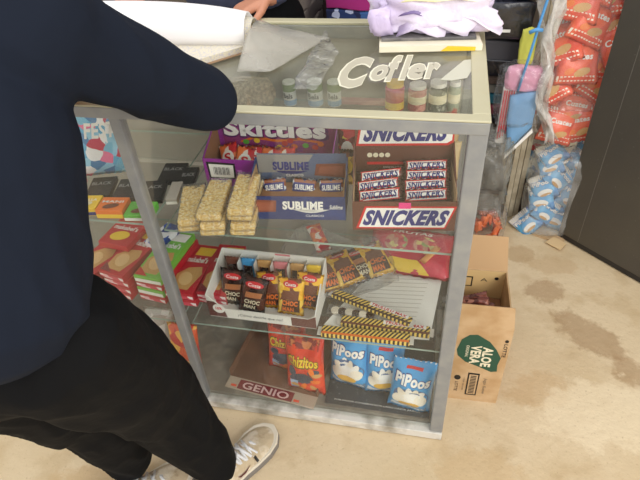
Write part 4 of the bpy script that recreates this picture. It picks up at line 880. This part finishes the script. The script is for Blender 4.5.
# ================================================================== cardboard box beside the counter
cb = thing('carton_box', 'open tan cardboard carton with green ALOE VERA print beside the counter', 'cardboard box', (.0835, .136, 0), (0, 0, R(1)))
W2, DD, HH = .072, .225, .328
bm = bmesh.new(); t_ = .004
addbox(bm, (-W2, 0, 0), (W2, t_, HH)); addbox(bm, (-W2, DD - t_, 0), (W2, DD, HH)); addbox(bm, (-W2, t_, 0), (-W2 + t_, DD - t_, HH)); addbox(bm, (W2 - t_, t_, 0), (W2, DD - t_, HH)); addbox(bm, (-W2 + t_, t_, 0), (W2 - t_, DD - t_, t_))
bm_obj('carton_body', bm, CARD, cb)
bm = bmesh.new(); quadwall(bm, [(-W2, DD, HH), (W2, DD, HH), (W2 - .006, DD + .055, HH + .085), (-W2, DD + .055, HH + .085)], (0, .003, -.002)); bm_obj('rear_flap', bm, mat('flap card', (188, 152, 110), .8), cb)
bm = bmesh.new(); quadwall(bm, [(-W2, 0, HH), (W2, 0, HH), (W2 - .012, -.004, HH + .088), (-W2, -.004, HH + .088)], (0, -.003, .001)); bm_obj('front_flap', bm, CARD, cb)
fi = frame((0, DD - t_, 0), (1, 0, 0), (0, 0, 1)); CARDY = mat('yellowish card', (222, 188, 130), .8)
decal('inside_print', rect(-W2 + .004, .05, W2 - .004, HH), CARDY, cb, fi, .5); decal('black_logo', ell(.045, .300, .006, .006), BLACK, cb, fi, 1); decal('label_frame', rect(-.052, .262, -.022, .302), BLACK, cb, fi, 1); decal('label_inside', rect(-.048, .266, -.026, .298), CARDY, cb, fi, 2); text('A', BLACK, cb, fi, .010, .292, .02, .012, 0, k=1)
fc = lambda x, y, k=1: Vector((y, -.0008 * k, HH - x))   # print runs downwards
GP = [(.030, -.012), (.034, -.030), (.055, -.046), (.10, -.054), (.125, -.050), (.150, -.030), (.165, .0), (.185, .034), (.180, .048), (.150, .046), (.12, .050), (.085, .036), (.055, .018)]
decal('green_panel', [(x * .98, y * 1.15 - .002) for x, y in GP], DGREEN, cb, fc)
text('ALOE', CREAMP, cb, fc, .118, .018, .084, .028, .04, k=2); text('VERA', CREAMP, cb, fc, .112, -.013, .078, .028, .04, k=2); text('ORIGINAL', CREAMP, cb, fc, .100, -.036, .050, .008, .01, k=2)
text('LOTTE', BLACK, cb, fc, .085, .061, .055, .010, .01, k=1); decal('black_logo', ell(.046, .061, .006, .005), BLACK, cb, fc)
decal('barcode_frame', rect(.195, -.022, .300, .010), BLACK, cb, fc); decal('barcode_ground', rect(.201, -.018, .294, .006), CARD, cb, fc, 2)
bm = bmesh.new()
for i in range(12): v = [bm.verts.new(fc(a, c, 3)) for a, c in rect(.206 + i * .0072, -.014, .2095 + i * .0072, .002)]; bm.faces.new(v)
bm_obj('barcode', bm, BLACK, cb)
text('Jugo Suave', mat('grey ink', (110, 100, 84), .7), cb, fc, .25, .028, .075, .011, 0, .2, k=1); text('LOTTE', BLACK, cb, fc, .265, -.050, .045, .009, 0, k=1); decal('black_logo', ell(.222, -.050, .011, .009), BLACK, cb, fc); text('VER ALOE', MATS['grey ink'], cb, fc, .25, -.031, .06, .004, 0, k=1)
M0 = Matrix.Translation(cb.location)
for i in range(9):
    a = pouch('wrapped_snack', .085, .030, .02, mprint('brown pink wrap', [(120, 66, 54), (176, 120, 104), (90, 48, 44), (150, 90, 80)], 50, .3), None, i, (.068 + random.uniform(-.014, .014), .235 + random.uniform(-.03, .05), .225 + .007 * i), (R(-60), R(random.uniform(-25, 25)), R(random.uniform(-30, 30))))
    tag(a, 'brown and pink wrapped snack lying inside the open tan carton', 'wrapped snack', 'snacks in the tan carton')
box('carton_contents_card', (-W2 + .006, .006, .006), (W2 - .006, DD - .006, .22), CARD2, cb)

# ================================================================== people
def capsule(bm, p0, p1, r0, r1, n=14):
    p0, p1 = Vector(p0), Vector(p1); ax = (p1 - p0); ln = ax.length
    q = ax.to_track_quat('Z', 'Y'); rings = []
    prof = [(-r0 * math.cos(t), r0 * math.sin(t)) for t in (0.25, .7, 1.15)] + [(0, r0), (ln * .5, (r0 + r1) / 2), (ln, r1)] + [(ln + r1 * math.cos(t), r1 * math.sin(t)) for t in (1.15, .7, .25)]
    for z, r in prof: rings.append([bm.verts.new(p0 + q @ Vector((r * math.cos(k * math.tau / n), r * math.sin(k * math.tau / n), z))) for k in range(n)])
    for a, b_ in zip(rings, rings[1:]):
        for k in range(n): bm.faces.new((a[k], a[(k + 1) % n], b_[(k + 1) % n], b_[k]))
    bm.faces.new(rings[0][::-1]); bm.faces.new(rings[-1])
def ellipsoid(bm, c, r, rot=(0, 0, 0)):
    M = Matrix.Translation(c) @ Euler([R(a) for a in rot]).to_matrix().to_4x4() @ Matrix.Diagonal((*r, 1))
    bmesh.ops.create_uvsphere(bm, u_segments=20, v_segments=14, radius=1, matrix=M)
def fuse(name, bm, m, parent, vox, smooth=6, wr=0, wfreq=14, seed=0, wfn=None):
    me = bpy.data.meshes.new(name); bmesh.ops.recalc_face_normals(bm, faces=bm.faces); bm.to_mesh(me); bm.free()
    t = bpy.data.objects.new('t', me); COL.objects.link(t)
    a = t.modifiers.new('r', 'REMESH'); a.mode = 'VOXEL'; a.voxel_size = vox
    s = t.modifiers.new('s', 'SMOOTH'); s.iterations = smooth; s.factor = .5
    bpy.context.view_layer.update()
    me2 = bpy.data.meshes.new_from_object(t.evaluated_get(bpy.context.evaluated_depsgraph_get())); bpy.data.objects.remove(t)
    if wr:
        ns = [v.normal.copy() for v in me2.vertices]
        for v, nn_ in zip(me2.vertices, ns):
            p = v.co; q = Vector((p.x * wfreq, p.y * wfreq, p.z * wfreq * (.45)))
            d = noise.noise(q + Vector((seed, 0, 0))) * wr - abs(noise.noise(q * 1.7 + Vector((0, seed, 3)))) * wr * .9
            v.co = p + nn_ * d * (wfn(p) if wfn else 1)
    for p in me2.polygons: p.use_smooth = True
    me2.name = name
    return link(name, me2, m, parent)
SKIN = mat('skin', (186, 128, 100), .5, bump=(120, .05))
def hand(bm, wrist, d, pn, side, curl_=.5, s=1.0):
    """palm from the wrist along d, palm normal pn, thumb on the side (d x pn)*side; five bent fingers"""
    wrist, d, pn = Vector(wrist), Vector(d).normalized(), Vector(pn).normalized(); lat = d.cross(pn) * side
    for k in (-1.4, -.5, .5, 1.4): capsule(bm, wrist + lat * k * .010 * s, wrist + d * .082 * s + lat * k * .017 * s, .014 * s, .0115 * s, 10)
    for k, ln in ((1.5, .070), (.5, .078), (-.5, .073), (-1.5, .058)):
        p = wrist + d * .084 * s + lat * k * .0195 * s; dr = d.copy(); r = .0092 * s
        for seg in (.44, .31, .25):
            dr = (dr * math.cos(curl_ * .8) + pn * math.sin(curl_ * .8)).normalized(); q = p + dr * ln * seg * s
            capsule(bm, p, q, r, r * .9, 8); p = q; r *= .9
    p = wrist + lat * .022 * s + d * .02 * s; dr = (d * .7 + lat * .7 + pn * .25).normalized(); r = .012 * s
    for seg in (.034, .030, .024):
        q = p + dr * seg * s; capsule(bm, p, q, r, r * .88, 8); p = q; r *= .88; dr = (dr + d * .35 - lat * .15 + pn * .1).normalized()
def head(bm, c, fwd, s=1.0):
    c, fwd = Vector(c), Vector(fwd).normalized(); up = Vector((0, 0, 1)); rt = fwd.cross(up).normalized(); up = rt.cross(fwd)
    P = lambda f_, r, u: c + fwd * f_ * s + rt * r * s + up * u * s
    a = math.degrees(math.atan2(fwd.y, fwd.x)) - 90
    ellipsoid(bm, P(-.01, 0, .03), (.076 * s, .094 * s, .088 * s), (0, 0, a)); ellipsoid(bm, P(.018, 0, -.035), (.060 * s, .066 * s, .075 * s), (0, 0, a))
    ellipsoid(bm, P(.055, 0, -.088), (.026 * s, .022 * s, .02 * s))
    capsule(bm, P(.082, 0, .008), P(.104, 0, -.026), .008 * s, .013 * s, 8)
    for sd in (-1, 1):
        ellipsoid(bm, P(-.005, sd * .078, -.005), (.012 * s, .018 * s, .032 * s), (0, 0, a)); ellipsoid(bm, P(.074, sd * .032, .024), (.022 * s, .012 * s, .008 * s), (0, 0, a))
    capsule(bm, P(.078, -.02, -.056), P(.078, .02, -.056), .007 * s, .007 * s, 8)
    return P
def sneaker(name, toe, heel, parent, label=None):
    toe, heel = Vector(toe), Vector(heel); ax = (toe - heel); ln = ax.length
    t = bpy.data.objects.new(name, None); COL.objects.link(t); t.parent = parent; t.location = (heel.x, heel.y, 0); t.rotation_euler = (0, 0, math.atan2(ax.y, ax.x))
    secs = [(0, .024, .060), (.04, .034, .085), (.14, .036, .105), (.30, .036, .100), (.45, .038, .082), (.60, .045, .062), (.75, .048, .048), (.88, .042, .038), (.97, .024, .030), (1.0, .008, .024)]
    bm = bmesh.new(); rings = []
    for f_, hw, ht in secs:
        ring = []
        for k in range(16):
            a = math.pi * k / 15; ring.append(bm.verts.new((f_ * ln, hw * math.cos(a) * 1.0, .018 + (ht - .018) * math.sin(a) ** .75)))
        rings.append(ring)
    for a, b_ in zip(rings, rings[1:]):
        for k in range(15): bm.faces.new((a[k], a[k + 1], b_[k + 1], b_[k]))
        bm.faces.new((a[0], b_[0], b_[15], a[15]))
    bm.faces.new(rings[0]); bm.faces.new(rings[-1][::-1])
    o = bm_obj('upper', bm, mat('beige suede', (188, 170, 140), .85, bump=(90, .3), var=((214, 202, 180), 24, .45, .6), spots=((140, 112, 84), 30, .6, .72)), t, smooth=True); o.modifiers.new('s', 'SUBSURF').render_levels = 1
    pts = [(f_ * ln, (hw + .005)) for f_, hw, ht in secs] + [(ln * 1.02, 0)] + [(f_ * ln, -(hw + .005)) for f_, hw, ht in reversed(secs)] + [(-.006, 0)]
    slab('sole', pts, .001, .024, mat('grey sole', (120, 114, 108), .6), t, bevel=.003)
    slab('sole_edge', [(x * .99 + .001, y * .97) for x, y in pts], .022, .031, mat('cream sole', (214, 204, 184), .6), t, bevel=.002)
    LC = mat('pale laces', (216, 216, 216), .7)
    ellipsoid_bm = bmesh.new(); ellipsoid(ellipsoid_bm, (ln * .30, 0, .098), (.055, .022, .018), (0, 18, 0)); bm_obj('tongue', ellipsoid_bm, mat('grey tongue', (170, 168, 170), .8), t, smooth=True)
    for i in range(5):
        f_ = .36 + .075 * i; z = .099 - .0118 * i; s = 1 if i % 2 else -1
        tube('lace', [(f_ * ln, -.030 * s, z - .014), (f_ * ln + .006, 0, z + .008 - i * .001), (f_ * ln + .016, .030 * s, z - .016)], 0.0042, LC, t, 8)
        tube('lace', [(f_ * ln, .030 * s, z - .014), (f_ * ln + .006, 0, z + .006 - i * .001), (f_ * ln + .016, -.030 * s, z - .016)], 0.0042, LC, t, 8)
    # side mark: a small curved tick and a dark tab
    def sf(x, z, k=1):
        f_ = x / ln; a = next(((s0, s1) for s0, s1 in zip(secs, secs[1:]) if s0[0] <= f_ <= s1[0]), (secs[0], secs[1])); u = (f_ - a[0][0]) / (a[1][0] - a[0][0]); hw = a[0][1] + (a[1][1] - a[0][1]) * u; ht = a[0][2] + (a[1][2] - a[0][2]) * u
        an = math.asin(min(1, max(0, (z - .018) / (ht - .018)) ** (1 / .75))); return Vector((x, -(hw * math.cos(an)) - .0025, z + .002))
    bm = bmesh.new(); up_ = [(.34, .050), (.38, .042), (.44, .041), (.52, .048)]; lo = [(.34, .050), (.37, .036), (.44, .034), (.52, .048)]
    va = [bm.verts.new(sf(a * ln, c)) for a, c in up_]; vb = [bm.verts.new(sf(a * ln, c)) for a, c in lo]
    for i in range(3): bm.faces.new((va[i], va[i + 1], vb[i + 1], vb[i]))
    bm_obj('tick_mark', bm, mat('wine mark', (90, 30, 36), .5), t)
    bm = bmesh.new(); v = [bm.verts.new(sf(a * ln, c)) for a, c in ((.58, .036), (.61, .036), (.61, .052), (.58, .052))]; bm.faces.new(v); bm_obj('side_tab', bm, BLACK, t)
    return t
def person(name, label, J, mats, vox=.006, hands=True, wrinkle=.012):
    root = thing(name, label, 'person', (J['pelvis'][0], J['pelvis'][1], 0)); off = Vector((J['pelvis'][0], J['pelvis'][1], 0)); g = lambda k: Vector(J[k]) - off
    bm = bmesh.new(); P = head(bm, g('head'), J['face']); fwd = Vector(J['face'])
    capsule(bm, g('neck'), g('head') - Vector((0, 0, .05)), .058, .054)
    capsule(bm, g('pelvis') + Vector((0, 0, .03)), g('chest'), .095, .11); capsule(bm, g('chest'), g('neck'), .11, .06)
    for s in 'RL':
        capsule(bm, g('neck') - Vector((0, 0, .05)), g('sh' + s), .06, .05); capsule(bm, g('sh' + s), g('el' + s), .048, .038); capsule(bm, g('el' + s), g('wr' + s), .038, .026)
        hand(bm, g('wr' + s), J['hd' + s], J['pn' + s], J['th' + s], J.get('curl', .5))
        capsule(bm, g('hip' + s), g('kn' + s), .075, .052); capsule(bm, g('kn' + s), g('an' + s), .05, .034)
    fuse('body', bm, SKIN, root, .005, 3)
    # shirt
    sc = J.get('bulk', 1.0); bm = bmesh.new()
    pel, ch, nk = g('pelvis'), g('chest'), g('neck'); lat = (g('shR') - g('shL')).normalized()
    for k in (-1, 0, 1):
        capsule(bm, pel + lat * k * .065 + Vector((0, 0, .105)), ch + lat * k * .07, .122 * sc, .122 * sc, 20)
        capsule(bm, ch + lat * k * .06, nk + lat * k * .05 - Vector((0, 0, .06)), .12 * sc, .075 * sc, 20)
    for s in 'RL':
        capsule(bm, nk - Vector((0, 0, .05)), g('sh' + s), .07 * sc, .075 * sc, 20); capsule(bm, ch, g('sh' + s), .11 * sc, .075 * sc, 20)
        capsule(bm, g('sh' + s), g('el' + s), .072 * sc, J.get('cuff', .062), 20); capsule(bm, g('el' + s), g('wr' + s) + (g('el' + s) - g('wr' + s)).normalized() * .02, J.get('cuff', .062) * .92, .036, 20)
    fuse('shirt', bm, mats[0], root, vox, 6, wrinkle, 7.5, 3.3)
    bm = bmesh.new()
    for s in 'RL':
        hp, kn, an = g('hip' + s), g('kn' + s), g('an' + s)
        capsule(bm, pel - Vector((0, 0, .02)), hp, .110 * sc, .112 * sc, 20); capsule(bm, hp, kn, .118 * sc, J.get('kneer', .088), 20); capsule(bm, kn, an + Vector((0, 0, .03)), J.get('kneer', .088), J.get('hemr', .062), 20)
    fuse('trousers', bm, mats[1], root, vox, 8, wrinkle * 1.2, 11, 9.1)
    bm = bmesh.new(); ellipsoid(bm, P(-.022, 0, .045), (.084, .096, .088), (0, 0, math.degrees(math.atan2(fwd.y, fwd.x)) - 90)); ellipsoid(bm, P(-.05, 0, .0), (.076, .06, .085)); fuse('hair', bm, mat('dark hair', (34, 26, 24), .6, bump=(90, .6)), root, .006, 2)
    for sd in (-1, 1):
        bm = bmesh.new(); ellipsoid(bm, P(.076, sd * .032, .008), (.012, .012, .010)); bm_obj('eye', bm, mat('eye dark', (40, 28, 24), .2), root, smooth=True)
    bm = bmesh.new(); capsule(bm, P(.083, -.018, -.056), P(.083, .018, -.056), .004, .004, 8); bm_obj('lips', bm, mat('lips', (150, 84, 76), .5), root, smooth=True)
    for s in 'RL':
        tz, hz_ = J['shoe' + s]; sneaker('sneaker', Vector(tz) - off, Vector(hz_) - off, root)
    return root
NAVY = mat('dark navy fleece', (25, 30, 41), .9, bump=(7, .9), spec=.12); TR = mat('black trousers', (15, 15, 16), .85, bump=(9, .9), spec=.12)
J1 = dict(pelvis=(-.70, -.47, .86), chest=(-.725, -.37, 1.14), neck=(-.70, -.27, 1.34), head=(-.70, -.19, 1.50), face=(.1, .85, -.5),
          shR=(-.575, -.27, 1.235), elR=(-.486, -.060, 1.045), wrR=(-.72, -.02, 1.045), hdR=(-1, .35, -.05), pnR=(0, 0, -1), thR=1,
          shL=(-.86, -.27, 1.25), elL=(-1.0, -.08, 1.075), wrL=(-.89, .12, 1.045), hdL=(.5, 1, -.05), pnL=(0, 0, -1), thL=1,
          hipR=(-.625, -.43, .82), knR=(-.635, -.27, .45), anR=(-.585, -.235, .10), hipL=(-.765, -.45, .82), knL=(-.80, -.31, .44), anL=(-.80, -.255, .10),
          shoeR=((-.478, -.058), (-.60, -.300)), shoeL=((-.665, -.215), (-.86, -.39)), curl=.35, cuff=.061, kneer=.098, hemr=.064)
for k_ in ('shoeR', 'shoeL'): J1[k_] = tuple(Vector((a, b_, 0)) for a, b_ in J1[k_])
person('person', 'person in dark navy top and black trousers leaning one elbow on the counter', J1, (NAVY, TR))
SLATE = mat('slate blue cloth', (74, 80, 104), .85, bump=(60, .3)); 
J2 = dict(pelvis=(-.72, .84, .90), chest=(-.72, .82, 1.20), neck=(-.72, .79, 1.42), head=(-.72, .74, 1.58), face=(.1, -.9, -.3),
          shR=(-.90, .80, 1.36), elR=(-.97, .70, 1.12), wrR=(-.93, .56, 1.045), hdR=(.5, -.8, -.25), pnR=(0, 0, -1), thR=-1,
          shL=(-.54, .80, 1.35), elL=(-.475, .625, 1.10), wrL=(-.535, .555, 1.035), hdL=(-.6, -.45, -.2), pnL=(0, 0, -1), thL=1,
          hipR=(-.80, .84, .86), knR=(-.80, .82, .47), anR=(-.80, .84, .09), hipL=(-.64, .84, .86), knL=(-.64, .82, .47), anL=(-.64, .84, .09),
          shoeR=((-.82, .68), (-.80, .92)), shoeL=((-.62, .68), (-.64, .92)), curl=.5, cuff=.050)
for k_ in ('shoeR', 'shoeL'): J2[k_] = tuple(Vector((a, b_, 0)) for a, b_ in J2[k_])
person('shopkeeper', 'person in slate blue top behind the counter resting one hand on its edge', J2, (SLATE, TR))
